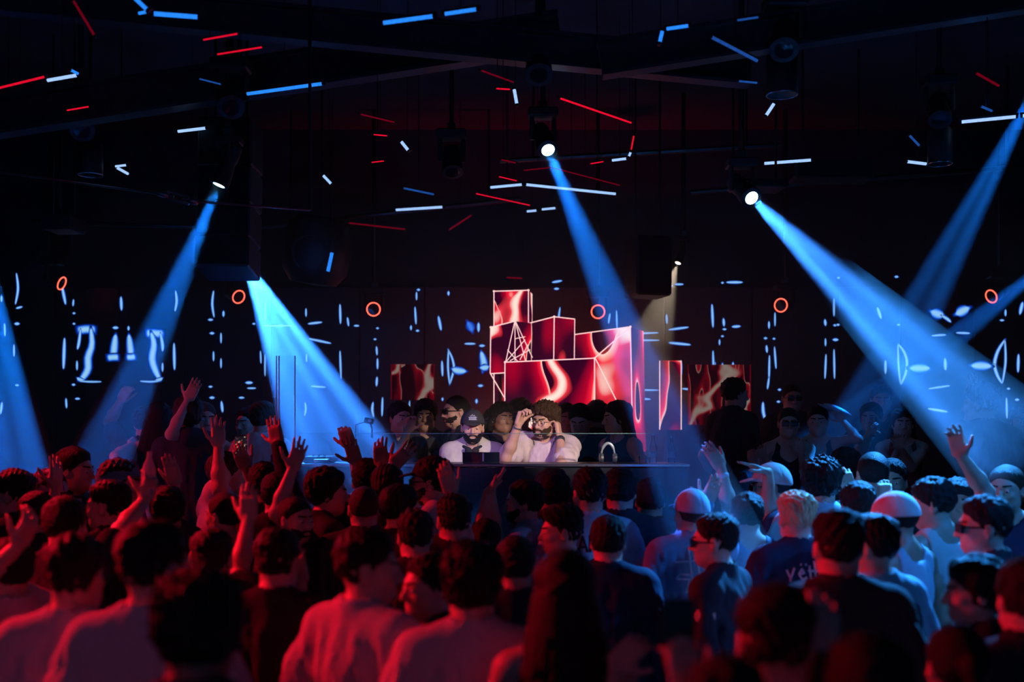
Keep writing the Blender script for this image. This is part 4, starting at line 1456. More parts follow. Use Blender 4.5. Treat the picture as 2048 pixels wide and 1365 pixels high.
def cap_solid(R, back=False):
    S = Solid()
    T = lambda p: hT(R, p)

    def fn(X, Y, Z):
        x, y, z = X - PIV[0] - HOFF[0], Y - PIV[1] - HOFF[1], Z - PIV[2] - HOFF[2]
        x, y, z = (R[0, 0] * x + R[1, 0] * y + R[2, 0] * z + PIV[0], R[0, 1] * x + R[1, 1] * y + R[2, 1] * z + PIV[1], R[0, 2] * x + R[1, 2] * y + R[2, 2] * z + PIV[2])
        rx, ry, rz = .093, .113, .114
        cz, cy = 1.661, -.012
        k0 = np.sqrt((x / rx) ** 2 + ((y - cy) / ry) ** 2 + ((z - cz) / rz) ** 2)
        k1 = np.sqrt((x / rx ** 2) ** 2 + ((y - cy) / ry ** 2) ** 2 + ((z - cz) / rz ** 2) ** 2) + 1e-6
        d = k0 * (k0 - 1) / k1
        d = d + .0025 * np.maximum(0, np.cos(6 * np.arctan2(x, y - cy)) - .93) * 14      # panel seams
        s = -1.0 if back else 1.0
        return np.maximum(d, (1.660 + .16 * s * y - z))
    lo, hi = n3((-.13, -.16, 1.62)), n3((.13, .16, 1.80))
    cor = np.array([hT(R, (x_, y_, z_)) for x_ in (lo[0], hi[0]) for y_ in (lo[1], hi[1]) for z_ in (lo[2], hi[2])])
    S.raw(fn, cor.min(0), cor.max(0), k=.004)
    B = Solid()
    s = -1.0 if back else 1.0
    tilt = R @ rot(0, .20 * s, 0)
    B.ell(T((0, (.108 if not back else -.125), 1.684)), (.070, .062, .007), tilt, k=.01)
    return S, B


def beard_solid(R, heavy=1.0):
    S = Solid()

    def fn(X, Y, Z):
        x, y, z = X - PIV[0] - HOFF[0], Y - PIV[1] - HOFF[1], Z - PIV[2] - HOFF[2]
        x, y, z = (R[0, 0] * x + R[1, 0] * y + R[2, 0] * z + PIV[0], R[0, 1] * x + R[1, 1] * y + R[2, 1] * z + PIV[1], R[0, 2] * x + R[1, 2] * y + R[2, 2] * z + PIV[2])
        a = np.sqrt((x / .062) ** 2 + ((y - .026) / .070) ** 2 + ((z - 1.588) / .066) ** 2)
        d = (a - 1) * .062 - .0035 - .0045 * heavy + .002 * waves(x, y, z, 5, 150)
        ax = np.abs(x)
        line = 1.583 + .9 * np.clip(ax - .028, 0, .05)          # up to the sideburns
        d = np.maximum(d, z - line)
        mouth = np.sqrt((x / .024) ** 2 + ((y - .095) / .03) ** 2 + ((z - 1.5735) / .009) ** 2)
        d = np.maximum(d, (1 - mouth) * .009)
        return np.maximum(d, -(y + .01))
    lo, hi = n3((-.1, -.02, 1.49)), n3((.1, .13, 1.66))
    cor = np.array([hT(R, (x_, y_, z_)) for x_ in (lo[0], hi[0]) for y_ in (lo[1], hi[1]) for z_ in (lo[2], hi[2])])
    S.raw(fn, cor.min(0), cor.max(0), k=.004)
    S.cone(hT(R, (-.024, .092, 1.588)), hT(R, (.024, .092, 1.588)), .0045, k=.006)
    return S


def trousers_and_shoes():
    S = Solid()
    S.ell((0, -.005, .95), (.172, .125, .12), k=.05)
    for s in (-1, 1):
        S.cone((s * .088, 0, .90), (s * .10, .012, .48), .092, .066, k=.04)
        S.cone((s * .10, .012, .48), (s * .105, -.01, .09), .066, .056, k=.03)
    tr = S.mesh(.018, 'trousers')
    sh = []
    for s in (-1, 1):
        Q = Solid()
        Q.cone((s * .107, -.05, .042), (s * .118, .13, .036), .042, .034, k=.03)
        Q.ell((s * .108, -.02, .075), (.045, .055, .045), k=.03)
        fl = Q

        def cutfn(X, Y, Z):
            return Z + 0 * X + 0 * Y
        fl.raw(cutfn, (-1, -1, -.1), (1, 1, .0), k=.004, mode='s')
        sh.append(fl.mesh(.012, 'shoe'))
    return tr, sh


M_skin = [mat('skin_light', (.62, .36, .27), .5, var=.08, scale=20), mat('skin_tan', (.46, .25, .17), .5, var=.08, scale=20), mat('skin_dark', (.22, .11, .07), .5, var=.08, scale=20)]
HC = {'black': mat('hair_black', (.012, .010, .010), .5, var=.5, scale=160, bump=.8, spec=.22), 'brown': mat('hair_brown', (.05, .026, .014), .5, var=.5, scale=160, bump=.8, spec=.22),
      'blond': mat('hair_blond', (.52, .40, .22), .6, var=.4, scale=120, bump=.4, spec=.2), 'grey': mat('hair_grey', (.35, .35, .36), .6, var=.4, scale=120, bump=.4, spec=.2)}
CL = {}


def cloth(key, c, rough=.85):
    CL[key] = mat('cloth_' + key, c, rough, var=.12, scale=40, bump=.12, spec=.2)


for k_, c_ in {'black': (.026, .028, .038), 'charcoal': (.045, .046, .052), 'white': (.72, .71, .70), 'offwhite': (.60, .57, .54), 'grey': (.26, .26, .28), 'pink': (.68, .55, .58), 'navy': (.02, .03, .07),
               'blue': (.16, .24, .38), 'red': (.30, .05, .06), 'rose': (.50, .28, .30), 'cream': (.66, .60, .50), 'teal': (.10, .30, .36), 'denim': (.03, .045, .075), 'ltblue': (.42, .55, .66)}.items():
    cloth(k_, c_)
M_eye = mat('eye_white', (.75, .72, .70), .2, var=.02)
M_iris = mat('eye_iris', (.02, .012, .01), .15, var=.02)
M_lenses = mat('sunglass_lens', (.006, .006, .008), .06, var=.05, spec=.9)
M_gold = mat('thin_metal_frame', (.5, .42, .3), .25, .9)
M_strap = mat('white_wristband', (.8, .8, .82), .5)
M_phone = mat('phone_case', (.01, .01, .012), .25)
M_print = mat('pale_print_ink', (.62, .72, .78), .7, var=.05)
M_dprint = mat('dark_print_ink', (.01, .012, .03), .7, var=.05)

TR_ME, SH_ME = trousers_and_shoes()
PEOPLE = []


class Person:
    pass


def add_mesh(name, me, m, parent):
    if not me.materials:
        me.materials.append(m)
    o = bpy.data.objects.new(name, me)
    link(o, parent)
    if o.data.materials and o.data.materials[0] != m:
        o.material_slots[0].link = 'OBJECT'
        o.material_slots[0].material = m
    return o


def person(x, y, d, label, rz=0, look=0, tilt=0.05, roll=0.0, hair='short', hcol='black', skin=0, top='tee', col='black', pants='denim', fem=False, plat=0.0,
           L=None, Rr=None, hL=None, hR=None, pL=None, pR=None, beard=0, cap=None, capback=False, specs=None, eyes=None, h=None, group='dancers in the crowd', vol=1.0, scale=None, hunch=.022):
    """x, y: the head's centre in the photo; d its distance; rz: body turn in degrees (0 looks at the stage, 90 to the left of the photo,
    180 to the camera); look: further turn of the head. L, Rr: wrist of the left / right hand as (x, y, extra distance)."""
    global HOFF
    HOFF = n3((0, hunch, -hunch))
    P = px(x, y, d)
    s = (P.z - plat) / (1.645 - hunch) if scale is None else scale
    rz_ = math.radians(rz)
    hd = math.radians(look)
    R = rot(hd, tilt, roll)
    # the head centre sits over the body's base
    hc = hT(R, (0, 0, 1.645))
    ox, oy = hc[0] * s, hc[1] * s
    base = Vector((P.x - (ox * math.cos(rz_) - oy * math.sin(rz_)), P.y - (ox * math.sin(rz_) + oy * math.cos(rz_)), plat))
    t = empty('person', base, label, 'person', group, rz_, s)
    seed = int(abs(x) * 7 + y * 13) % 9999
    if h is None:
        h = .0085
    facing = abs(((rz + look + 180) % 360) - 180)
    cz, sz = math.cos(-rz_), math.sin(-rz_)

    def loc(p):
        v = Vector(p) - base
        return n3(((v.x * cz - v.y * sz) / s, (v.x * sz + v.y * cz) / s, v.z / s))

    def wdir(v):
        return n3((v[0] * cz - v[1] * sz, v[0] * sz + v[1] * cz, v[2]))
    wd = .93 if fem else 1.0
    B = Solid()
    torso(B, -.008, fem)
    for q in (-1, 1):
        B.cone((q * .085, 0, .90), (q * .095, .01, .66), .078, .066, k=.04)
    head(B, R, 1.0, fem)
    arms = []
    for side, tgt, hs, pole in ((-1, L, hL, pL), (1, Rr, hR, pR)):
        sh = n3((side * SHO[0] * wd, SHO[1], SHO[2]))
        if tgt is None:
            w = n3((side * .25, .10, .93))
            pv = n3((side * .4, -1, 0))
        else:
            w = loc(px(tgt[0], tgt[1], d + tgt[2]))
            if w[2] > 1.5:           # raised: the shoulder lifts
                sh = sh + n3((-side * .01, 0, .045))
            down = wdir(n3(pole if pole is not None else (side * .05 * math.cos(rz_), 0, -1)))     # from the wrist to the elbow
            pv = w + down / np.linalg.norm(down) * WRI - sh
        e, w = two_bone(sh, w, pv)
        rr = .82 if fem else 1.0
        B.cone(sh, sh * .6 + e * .4, .053 * rr, .048 * rr, k=.035)
        B.cone(sh * .6 + e * .4, e, .050 * rr, .040 * rr, k=.03)
        B.cone(e, e * .65 + w * .35, .041 * rr, .042 * rr, k=.025)
        B.cone(e * .65 + w * .35, w, .042 * rr, .027 * rr, k=.025)
        hp = dict(v=None, n=None, curl=.35, spread=.1, thumb=.5)
        if hs:
            hp.update(hs)
        u = (w - e) / np.linalg.norm(w - e)
        v = u if hp['v'] is None else wdir(n3(hp['v']))
        nn = wdir(n3(hp['n'])) if hp['n'] is not None else n3((0, 1, 0))
        if tgt is None:
            nn = n3((-side, 0, 0))
        hand(B, w, v, nn, side, hp['curl'], hp['spread'], hp['thumb'], .95 if fem else 1.04)
        arms.append((side, sh, e, w, v, nn))
    bm = B.mesh(h, 'body')
    body = add_mesh('body', bm, M_skin[skin], t)
    # ---------------- clothes
    if top:
        g, slv, seedk = {'tee': (.016, .62, 0), 'loose': (.026, .74, 0), 'tank': (.010, 0.0, 0), 'jacket': (.030, 2.0, 0), 'shirt': (.018, 2.0, 0), 'strap': (.008, 0.0, 1), 'hoodie': (.034, 2.0, 0), 'crop': (.012, .25, 0)}[top]
        C = Solid()
        torso(C, g, fem, hip=top != 'crop')
        if top in ('loose', 'hoodie', 'jacket'):
            C.ell((0, 0, 1.02), (.165 + g, .12 + g, .20), k=.06)
        for side, sh, e, w, v, nn in arms:
            if slv > 0:
                f1 = min(1.0, slv)
                m_ = sh + (e - sh) * f1
                C.cone(sh, m_, .050 + g * .75, (.052 if slv <= 1 else .042) + g * (1.25 if slv <= 1 else .8), k=.035)
                if slv > 1:
                    C.cone(e, e + (w - e) * .93, .043 + g * .7, .032 + g * .55, k=.025)
        amp = {'tank': .0025, 'strap': .001}.get(top, .0075)
        base_fns = list(C.p)
        r = {'tank': .088, 'strap': .10, 'jacket': .072, 'hoodie': .066}.get(top, .070)
        if top not in ('tank', 'strap'):
            C.cone((0, -.014, 1.43), (0, -.012, 1.502), .074, .069, k=.03)
            r = .0615
        C.cone((0, -.008, 1.485), (0, .004, 1.62), r, r + .012, k=.008, mode='s')
        C.ell((0, .085, 1.475 if top != 'strap' else 1.40), (.05 if top not in ('tank', 'strap') else .075, .06, .045 if top != 'strap' else .10), k=.012, mode='s')
        if top in ('tank', 'strap'):
            for q in (-1, 1):
                C.ell((q * .215 * wd, 0, 1.42 if top == 'tank' else 1.44), (.085 if top == 'tank' else .10, .14, .13), k=.02, mode='s')
            if top == 'strap':
                C.ell((0, -.10, 1.42), (.10, .07, .14), k=.02, mode='s')
        # folds
        i_lo = np.min([p[1] for p in base_fns], axis=0)
        i_hi = np.max([p[2] for p in base_fns], axis=0)
        C.fold = (seed, amp)
        cm = C.mesh(max(h * 1.25, .009), 'top')
        if amp:
            nv = len(cm.vertices)
            co = np.empty(nv * 3, f32); cm.vertices.foreach_get('co', co); co = co.reshape(-1, 3)
            no = np.empty(nv * 3, f32); cm.vertices.foreach_get('normal', no); no = no.reshape(-1, 3)
            wv = waves(co[:, 0], co[:, 1], co[:, 2] * .22, seed, 38) + .45 * waves(co[:, 0], co[:, 1], co[:, 2] * .4, seed + 3, 85)
            fade = np.clip((1.47 - co[:, 2]) / .12, .15, 1)
            co = co + no * (wv * fade)[:, None] * amp
            cm.vertices.foreach_set('co', co.astype(f32).ravel())
            cm.update()
        shirt = add_mesh({'jacket': 'jacket', 'hoodie': 'hoodie', 'tank': 'tank_top', 'strap': 'strap_top'}.get(top, 'shirt'), cm, CL[col], t)
        if top not in ('tank', 'strap') and d < 9.0:
            K = Solid()
            ring = [(.067 * math.cos(a_), -.010 + .064 * math.sin(a_), 1.492 - .020 * math.sin(a_)) for a_ in [2 * math.pi * i / 18 for i in range(19)]]
            for a_, b_ in zip(ring, ring[1:]):
                K.cone(a_, b_, .0085 if top != 'jacket' else .014, k=.004)
            add_mesh('collar', K.mesh(.0055, 'collar'), CL[col], shirt)
    else:
        shirt = None
    add_mesh('trousers', TR_ME, CL[pants], t)
    for q in (0, 1):
        add_mesh('shoe', SH_ME[q], CL['charcoal'], t)
    # ---------------- hair, cap, beard
    if hair:
        add_mesh('hair', hair_solid(R, hair, seed, vol).mesh(max(h * .75, .0055), 'hair'), HC[hcol], t)
    if cap:
        cs, bs = cap_solid(R, capback)
        cp = add_mesh('cap', cs.mesh(.006, 'cap'), CL[cap], t)
        add_mesh('brim', bs.mesh(.005, 'brim'), CL[cap], cp)
        add_mesh('button', Solid().ell(hT(R, (0, -.012, 1.776)), (.010, .010, .006)).mesh(.003, 'button'), CL[cap], cp)
    if beard:
        add_mesh('beard', beard_solid(R, beard).mesh(.0042, 'beard'), HC[hcol if hcol != 'blond' else 'brown'], t)
    if eyes or (eyes is None and facing > 75 and not specs):
        for q in (-1, 1):
            c = hT(R, (q * .032, .0835, 1.640))
            e_ = add_mesh('eye', Solid().ell(c, (.0118, .0118, .0066), R).mesh(.003, 'eye'), M_eye, t)
            ci = hT(R, (q * .032, .0915, 1.6378))
            add_mesh('iris', Solid().ell(ci, (.0058, .0046, .0054), R).mesh(.002, 'iris'), M_iris, e_)
    if eyes or facing > 60:
        for q in (-1, 1):
            add_mesh('eyebrow', Solid().cone(hT(R, (q * .014, .096, 1.664)), hT(R, (q * .050, .078, 1.668)), .0055, .004, k=.004).mesh(.003, 'eyebrow'), HC[hcol if hcol != 'blond' else 'brown'], t)
    if specs:
        gl = Solid()
        for q in (-1, 1):
            gl.rbox(hT(R, (q * .034, .104, 1.640)), (.029, .006, .020), .005, R @ rot(-q * .18), k=.006)
            gl.cone(hT(R, (q * .062, .092, 1.646)), hT(R, (q * .083, -.005, 1.642)), .0035, k=.004)
        gl.cone(hT(R, (-.01, .110, 1.645)), hT(R, (.01, .110, 1.645)), .004, k=.004)
        add_mesh('sunglasses' if specs == 'dark' else 'glasses', gl.mesh(.0032, 'sunglasses'), M_lenses, t)
    p = Person()
    p.t, p.R, p.arms, p.s, p.base, p.shirt, p.loc, p.h, p.body = t, R, arms, s, base, shirt, loc, h, body
    p.off = HOFF.copy()
    PEOPLE.append(p)
    return p


def use_head(p):
    global HOFF
    HOFF = p.off


def world_of(p, q):
    """a point of the figure's own space in world space"""
    c, s_ = math.cos(p.t.rotation_euler.z), math.sin(p.t.rotation_euler.z)
    return Vector((p.base.x + p.s * (q[0] * c - q[1] * s_), p.base.y + p.s * (q[0] * s_ + q[1] * c), p.base.z + p.s * q[2]))


def child_solid(p, name, S, hh, m, label=None):
    o = add_mesh(name, S.mesh(hh, name), m, p.t)
    if label:
        o['label'] = label
    return o


def wristband(p, side, name, m, width=.012, r=.034, back=.035, label=None):
    for sd, sh, e, w, v, nn in p.arms:
        if sd == side:
            u = (w - e) / np.linalg.norm(w - e)
            c = w - u * back
            mb = MB()
            mb.lathe([(r, -width), (r + .004, -width * .6), (r + .004, width * .6), (r, width)], Vector(c), Vector(u), 20)
            o = mb.build(name, m, p.t, True)
            if label:
                o['label'] = label
            return o


def print_on(p, strokes, name, m, w=.006, back=True, label=None):
    """ink strokes laid on the shirt; strokes are lists of (x, z) on the back or front as the viewer sees it"""
    me = p.shirt.data
    n = len(me.vertices)
    co = np.empty(n * 3, f32); me.vertices.foreach_get('co', co)
    bvh = BVHTree.FromPolygons([Vector(c) for c in co.reshape(-1, 3)], [tuple(q.vertices) for q in me.polygons])
    sg = 1.0 if back else -1.0
    mb = MB()
    for st in strokes:
        pts = []
        for i in range(len(st) - 1):
            a, b = st[i], st[i + 1]
            k = max(2, int(math.hypot(b[0] - a[0], b[1] - a[1]) / .008))
            for j in range(k + (1 if i == len(st) - 2 else 0)):
                f = j / k
                pts.append((a[0] + (b[0] - a[0]) * f, a[1] + (b[1] - a[1]) * f))
        hits = []
        for (u, z) in pts:
            x_ = u * sg
            hit = bvh.ray_cast(Vector((x_, -sg * .6, z)), Vector((0, sg, 0)))
            if hit[0] is not None:
                hits.append(hit[0] + hit[1] * .0015)
        if len(hits) >= 2:
            mb.tube(hits, w, 6)
    if mb.v:
        o = mb.build(name, m, p.shirt)
        if label:
            o['label'] = label
        return o

# ------------------------------------------------------------------ the two DJs
OPEN = dict(curl=.18, spread=.16, thumb=.8)
FIST = dict(curl=1.35, spread=.0, thumb=.15)
RELAX = dict(curl=.5, spread=.08, thumb=.5)
GRIP = dict(curl=1.0, spread=.02, thumb=.6)

dj1 = person(945, 853, 8.65, 'bearded DJ in a black cap and white tee looking down at a laptop', rz=180, look=3, tilt=.13, hunch=.035, hair='crop', skin=0, top='loose', col='offwhite', beard=1.5, cap='charcoal',
             L=(965, 938, -.33), Rr=(925, 938, -.33), hL=dict(v=(0, -1, -.2), n=(0, 0, -1)), hR=dict(v=(0, -1, -.2), n=(0, 0, -1)), plat=STAGE_Z, h=.0052, eyes=True, group='DJs behind the booth')
dj2 = person(1089, 842, 8.6, 'curly-haired DJ in a pale pink tee with a raised fist', rz=168, look=-20, tilt=.10, roll=-.05, hunch=.05, hair='curly', hcol='brown', skin=0, top='loose', col='pink', beard=1.2,
             Rr=(1036, 851, -.20), hR=dict(curl=1.3, spread=0, thumb=.2, v=(.3, -.15, 1), n=(.8, -.5, -.1)), pR=(-.4, .1, -1),
             L=(1119, 874, -.06), hL=dict(curl=.9, spread=.02, thumb=.3, v=(-.15, .1, 1), n=(-.9, .3, .1)), pL=(.11, -.05, -.25), plat=STAGE_Z, h=.0052, eyes=True, group='DJs behind the booth', vol=1.05)
# cap emblem, headphones round the neck, watch, necklace, bracelet
use_head(dj1)
ink = [[(-.030, 1.728), (.030, 1.728)], [(-.026, 1.720), (.028, 1.720)], [(-.018, 1.734), (-.010, 1.745), (-.004, 1.735), (.004, 1.749), (.012, 1.736), (.020, 1.742)], [(-.03, 1.712), (.03, 1.712)]]
mb = MB()
for st in ink:
    mb.tube([hT(dj1.R, (x_, .094 + (1.745 - z_) * .42 - abs(x_) * .25, z_ - .004)) for x_, z_ in st], .0028, 6)
o = mb.build('cap_emblem', M_print, [c for c in dj1.t.children if c.name.startswith('cap')][0])
o['label'] = 'white stitched cap emblem'
N = Solid()
arc = [(.085 * math.cos(a_), -.005 - .085 * math.sin(a_) if math.sin(a_) > 0 else -.005 - .105 * math.sin(a_), 1.478 - .035 * max(0, -math.sin(a_))) for a_ in [math.pi * (-.36 + 1.72 * i / 14) for i in range(15)]]
for a_, b_ in zip(arc, arc[1:]):
    N.cone(a_, b_, .013, k=.006)
for q in (-1, 1):
    N.ell((q * .026, .128, 1.425), (.028, .022, .034), rot(-q * .3, .3, q * .2), k=.006)
child_solid(dj1, 'headphones', N, .005, CL['black'], 'black headphones worn round the neck')
wristband(dj2, -1, 'wrist_watch', M_black, .016, .033, .03, 'black wrist watch')
wristband(dj2, 1, 'bracelet', M_steel, .006, .032, .02, 'thin metal bracelet')
ch = Solid()
arc = [(.072 * math.cos(a_), .085 + .055 * math.sin(a_) * .5, 1.455 - .085 * math.sin(a_)) for a_ in [math.pi * i / 12 for i in range(13)]]
for a_, b_ in zip(arc, arc[1:]):
    ch.cone(a_, b_, .0035, k=.003)
child_solid(dj2, 'necklace', ch, .0035, M_steel, 'dark thin chain')
use_head(dj2)
mb = MB()
for q in (-1, 1):
    c_ = Vector(hT(dj2.R, (q * .034, .105, 1.641)))
    mb.torus(c_, Vector(dj2.R @ n3((q * .2, 1, 0))), .023, .0016, 24, 6)
    mb.tube([Vector(hT(dj2.R, (q * .056, .098, 1.646))), Vector(hT(dj2.R, (q * .083, -.005, 1.642)))], .0016, 6)
mb.tube([Vector(hT(dj2.R, (-.012, .109, 1.645))), Vector(hT(dj2.R, (.012, .109, 1.645)))], .0016, 6)
o = mb.build('glasses', M_gold, dj2.t, True)
o['label'] = 'thin-framed glasses'

# ------------------------------------------------------------------ people behind the booth
G = 'guests standing behind the booth'
ps = STAGE_Z
person(800, 836, 9.40, 'guest left of the booth filming with both arms bent', rz=205, look=10, hair='short', top='tee', col='black', plat=ps, group=G, Rr=(815, 862, -.3), hR=GRIP, skin=1)
person(851, 832, 9.71, 'guest with dark fringe standing dim under the painted red reflection', rz=180, hair='mid', top='tee', col='black', plat=ps, group=G, skin=1)
person(912, 822, 9.41, 'guest in glasses seen in profile over the capped DJ', rz=118, hair='crop', top='tee', col='black', plat=ps, group=G, specs='clear', beard=.8, skin=0)
person(1004, 836, 9.58, 'guest with long dark hair between the two DJs', rz=-150, hair='long', fem=True, top='tank', col='black', plat=ps, group=G, skin=1)
person(1040, 832, 9.87, 'dark-haired guest just behind the raised fist', rz=180, hair='curly', top='tee', col='black', plat=ps, group=G, skin=1)
person(1133, 838, 9.53, 'guest half hidden behind the curly-haired DJ', rz=185, hair='short', top='tee', col='black', plat=ps, group=G, skin=1)
person(1160, 838, 9.20, 'guest in black looking down beside the curly-haired DJ', rz=165, tilt=.4, hair='short', top='tee', col='black', plat=ps, group=G, skin=0)
person(1192, 832, 9.77, 'guest seen from behind as a dark head before the screen box', rz=20, hair='short', top='tee', col='black', plat=ps, group=G, skin=1)
person(1234, 836, 8.90, 'woman with long brown hair in a sleeveless black top at the booth', rz=128, look=-25, hair='long', hcol='brown', fem=True, top='tank', col='black', plat=ps, group=G, skin=0)
person(1470, 788, 9.60, 'tall man in a black tee standing with his back turned on the stage', rz=-55, look=-15, hair='short', top='tee', col='black', plat=.6, group=G, skin=0)
person(985, 846, 10.12, 'guest barely visible between the capped DJ and the screen stack', rz=170, hair='short', top='tee', col='black', plat=ps, group=G, skin=0)

# ------------------------------------------------------------------ people on the side platform beside the booth
G = 'dancers on the platform beside the booth'
person(377, 832, 7.90, 'woman with a headband and grey tee on the platform, seen from behind', rz=8, hair='mid', hcol='brown', fem=True, top='tee', col='charcoal', plat=.46, group=G, Rr=(376, 800, -.1), hR=OPEN, skin=0)
person(318, 842, 8.19, 'long-haired dancer with bare arm at the edge of the platform', rz=10, hair='long', hcol='black', fem=True, top='strap', col='black', plat=.46, group=G, skin=0, L=(262, 890, -.1))
person(292, 846, 8.60, 'dancer stretching one arm straight up on the platform', rz=0, hair='short', top='tee', col='black', plat=.46, group=G, L=(243, 800, .0), hL=FIST, skin=0)
person(408, 838, 8.44, 'woman in a red and white striped top on the platform', rz=-150, hair='tied', hcol='brown', fem=True, top='tank', col='red', plat=.46, group=G, skin=0)
person(528, 838, 8.38, 'man in a white tee behind the tall glass sheet', rz=-25, hair='short', hcol='brown', top='loose', col='white', plat=.46, group=G, skin=0)
person(497, 846, 8.90, 'dim dancer in the blue light beside the man in the white tee', rz=150, hair='short', top='tee', col='grey', plat=.46, group=G, skin=0)
person(150, 940, 7.05, 'dancer seen in profile at the foot of the platform', rz=-100, hair='short', top='tee', col='black', skin=0)

G = 'dancers on the far platform'
person(1577, 846, 8.53, 'woman in reflective sunglasses and a low-cut black top', rz=172, hair='tied', hcol='brown', fem=True, top='strap', col='black', plat=.6, group=G, specs='dark', skin=0, L=(1601, 905, -.2), hL=RELAX, Rr=(1524, 915, -.25), hR=OPEN)
person(1636, 842, 8.77, 'woman beside the reflective sunglasses holding up a pale cap', rz=160, hair='bun', fem=True, top='strap', col='black', plat=.6, group=G, skin=0, L=(1686, 842, -.1), hL=GRIP)
person(1742, 836, 8.99, 'dancer raising a small shiny cup in the dim blue beam', rz=150, hair='short', top='tee', col='black', plat=.6, group=G, skin=1, Rr=(1742, 862, -.35), hR=GRIP)
person(1805, 846, 8.71, 'woman clasping her hands before her chest on the far platform', rz=170, hair='long', hcol='brown', fem=True, top='strap', col='red', plat=.6, group=G, skin=0, Rr=(1796, 896, -.3), hR=OPEN, L=(1800, 894, -.3), hL=OPEN)
person(1584, 796, 10.60, 'man in sunglasses far back under the fifth red ring', rz=180, hair='crop', top='tee', col='black', plat=.6, group=G, specs='dark', skin=0)
person(1962, 808, 7.70, 'broad man in a black tee standing tall in the brightest beam', rz=15, look=30, hair='fade', hcol='brown', top='loose', col='black', plat=.45, group=G, skin=0, L=(1944, 800, .2))
person(2044, 842, 8.60, 'dancer cut by the frame edge behind the woman with the choker', rz=170, hair='short', top='tee', col='black', plat=.6, group=G, skin=0)
person(1762, 800, 10.20, 'dim dancer far behind the brightest beam', rz=170, hair='short', top='tee', col='black', plat=.6, group=G, skin=0)

# ------------------------------------------------------------------ the crowd, far rows first
person(455, 948, 7.15, 'man in a white tee in profile with one arm straight up', rz=-55, look=-15, hair='short', hcol='brown', top='loose', col='white', skin=0, L=(437, 893, -.05), hL=dict(curl=.12, spread=.2, thumb=1.0, n=(.6, -.8, 0)))
pp = person(528, 968, 6.91, 'dark-haired dancer lifting a lit phone overhead', rz=10, hair='short', top='tee', col='black', L=(492, 935, .05), hL=dict(curl=.8, spread=.02, thumb=.5, n=(-.2, .9, 0)), skin=1)
person(556, 990, 6.62, 'dancer in black with a dark raised hand over the booth edge', rz=-8, hair='short', top='shirt', col='black', Rr=(556, 888, .15), hR=OPEN, skin=1)
person(655, 985, 6.41, 'dark-haired woman with a red-lit cheek turning aside', rz=-60, look=-20, hair='mid', fem=True, top='tee', col='black', skin=0)
person(735, 962, 6.94, 'dark head in front of the booth under the raised open hands', rz=5, hair='short', top='tee', col='charcoal', L=(712, 925, .1), hL=dict(curl=.15, spread=.22, thumb=.9, n=(0, -1, 0)), Rr=(700, 893, .2), hR=dict(curl=1.0, spread=.1, thumb=.5), skin=1)
person(775, 975, 6.66, 'dancer crossing both raised hands in the blue fan', rz=0, hair='short', top='tee', col='black', L=(762, 930, .2), hL=dict(curl=.7, spread=.12, thumb=.4), Rr=(786, 932, .15), hR=dict(curl=.25, spread=.3, thumb=.8, v=(.7, 0, .7)), skin=1)
person(862, 962, 6.42, 'bearded man in a black cap and glasses, white tee lit blue', rz=75, look=12, hair='short', top='loose', col='white', cap='black', beard=1.2, specs='clear', skin=0)
person(1047, 1005, 6.42, 'bearded man in profile wearing a pale tee with a round emblem', rz=70, look=20, hair='short', top='loose', col='ltblue', beard=1.2, skin=0)
person(1103, 985, 6.70, 'dark-haired dancer directly before the booth front', rz=20, hair='mid', top='tee', col='black', skin=1)
arp = person(1178, 985, 6.23, 'man in a pale blue tee with dark block letters on the back', rz=5, look=15, hair='fade', top='loose', col='ltblue', skin=0)
person(1240, 982, 6.50, 'dancer with a red-lit neck before the booth corner', rz=0, hair='short', top='tee', col='black', skin=0)
person(1300, 1000, 6.77, 'dancer in black hidden in shade below the bottles', rz=0, hair='short', top='tee', col='black', skin=1)
person(1540, 972, 6.72, 'man in sunglasses and a bright white cap shading his eyes with a bent arm', rz=80, look=8, hair='crop', top='loose', col='navy', cap='white', specs='dark', skin=0, Rr=(1536, 945, -.1), hR=dict(curl=.1, spread=.05, thumb=.2, v=(-.9, 0, .35), n=(0, 0, -1)), pR=(.05, 0, -1))
person(1642, 968, 6.46, 'curly-haired dancer with blue rim light and a pale collar', rz=-5, hair='curly', top='loose', col='ltblue', skin=0, Rr=(1700, 985, .1), hR=dict(curl=.9, spread=.3, thumb=.9, v=(-.3, 0, .9)))
person(1745, 948, 6.65, 'man with glittering cropped hair in the far row', rz=0, hair='buzz', top='tee', col='black', skin=1)
person(1782, 962, 6.92, 'dancer with a blue-lit face beyond the raised fist', rz=160, hair='short', top='tee', col='navy', skin=0)
person(1690, 940, 7.19, 'dark figure under the woman holding up a pale cap', rz=0, hair='short', top='tee', col='black', skin=1)
cho = person(2012, 978, 6.22, 'woman with slicked-back hair and a choker turned to the camera', rz=150, look=-10, hair='tied', hcol='brown', fem=True, top='tank', col='navy', skin=0)
person(1915, 1003, 6.50, 'dim woman between the raised arm and the man in sunglasses', rz=165, hair='long', fem=True, top='tank', col='black', skin=0)

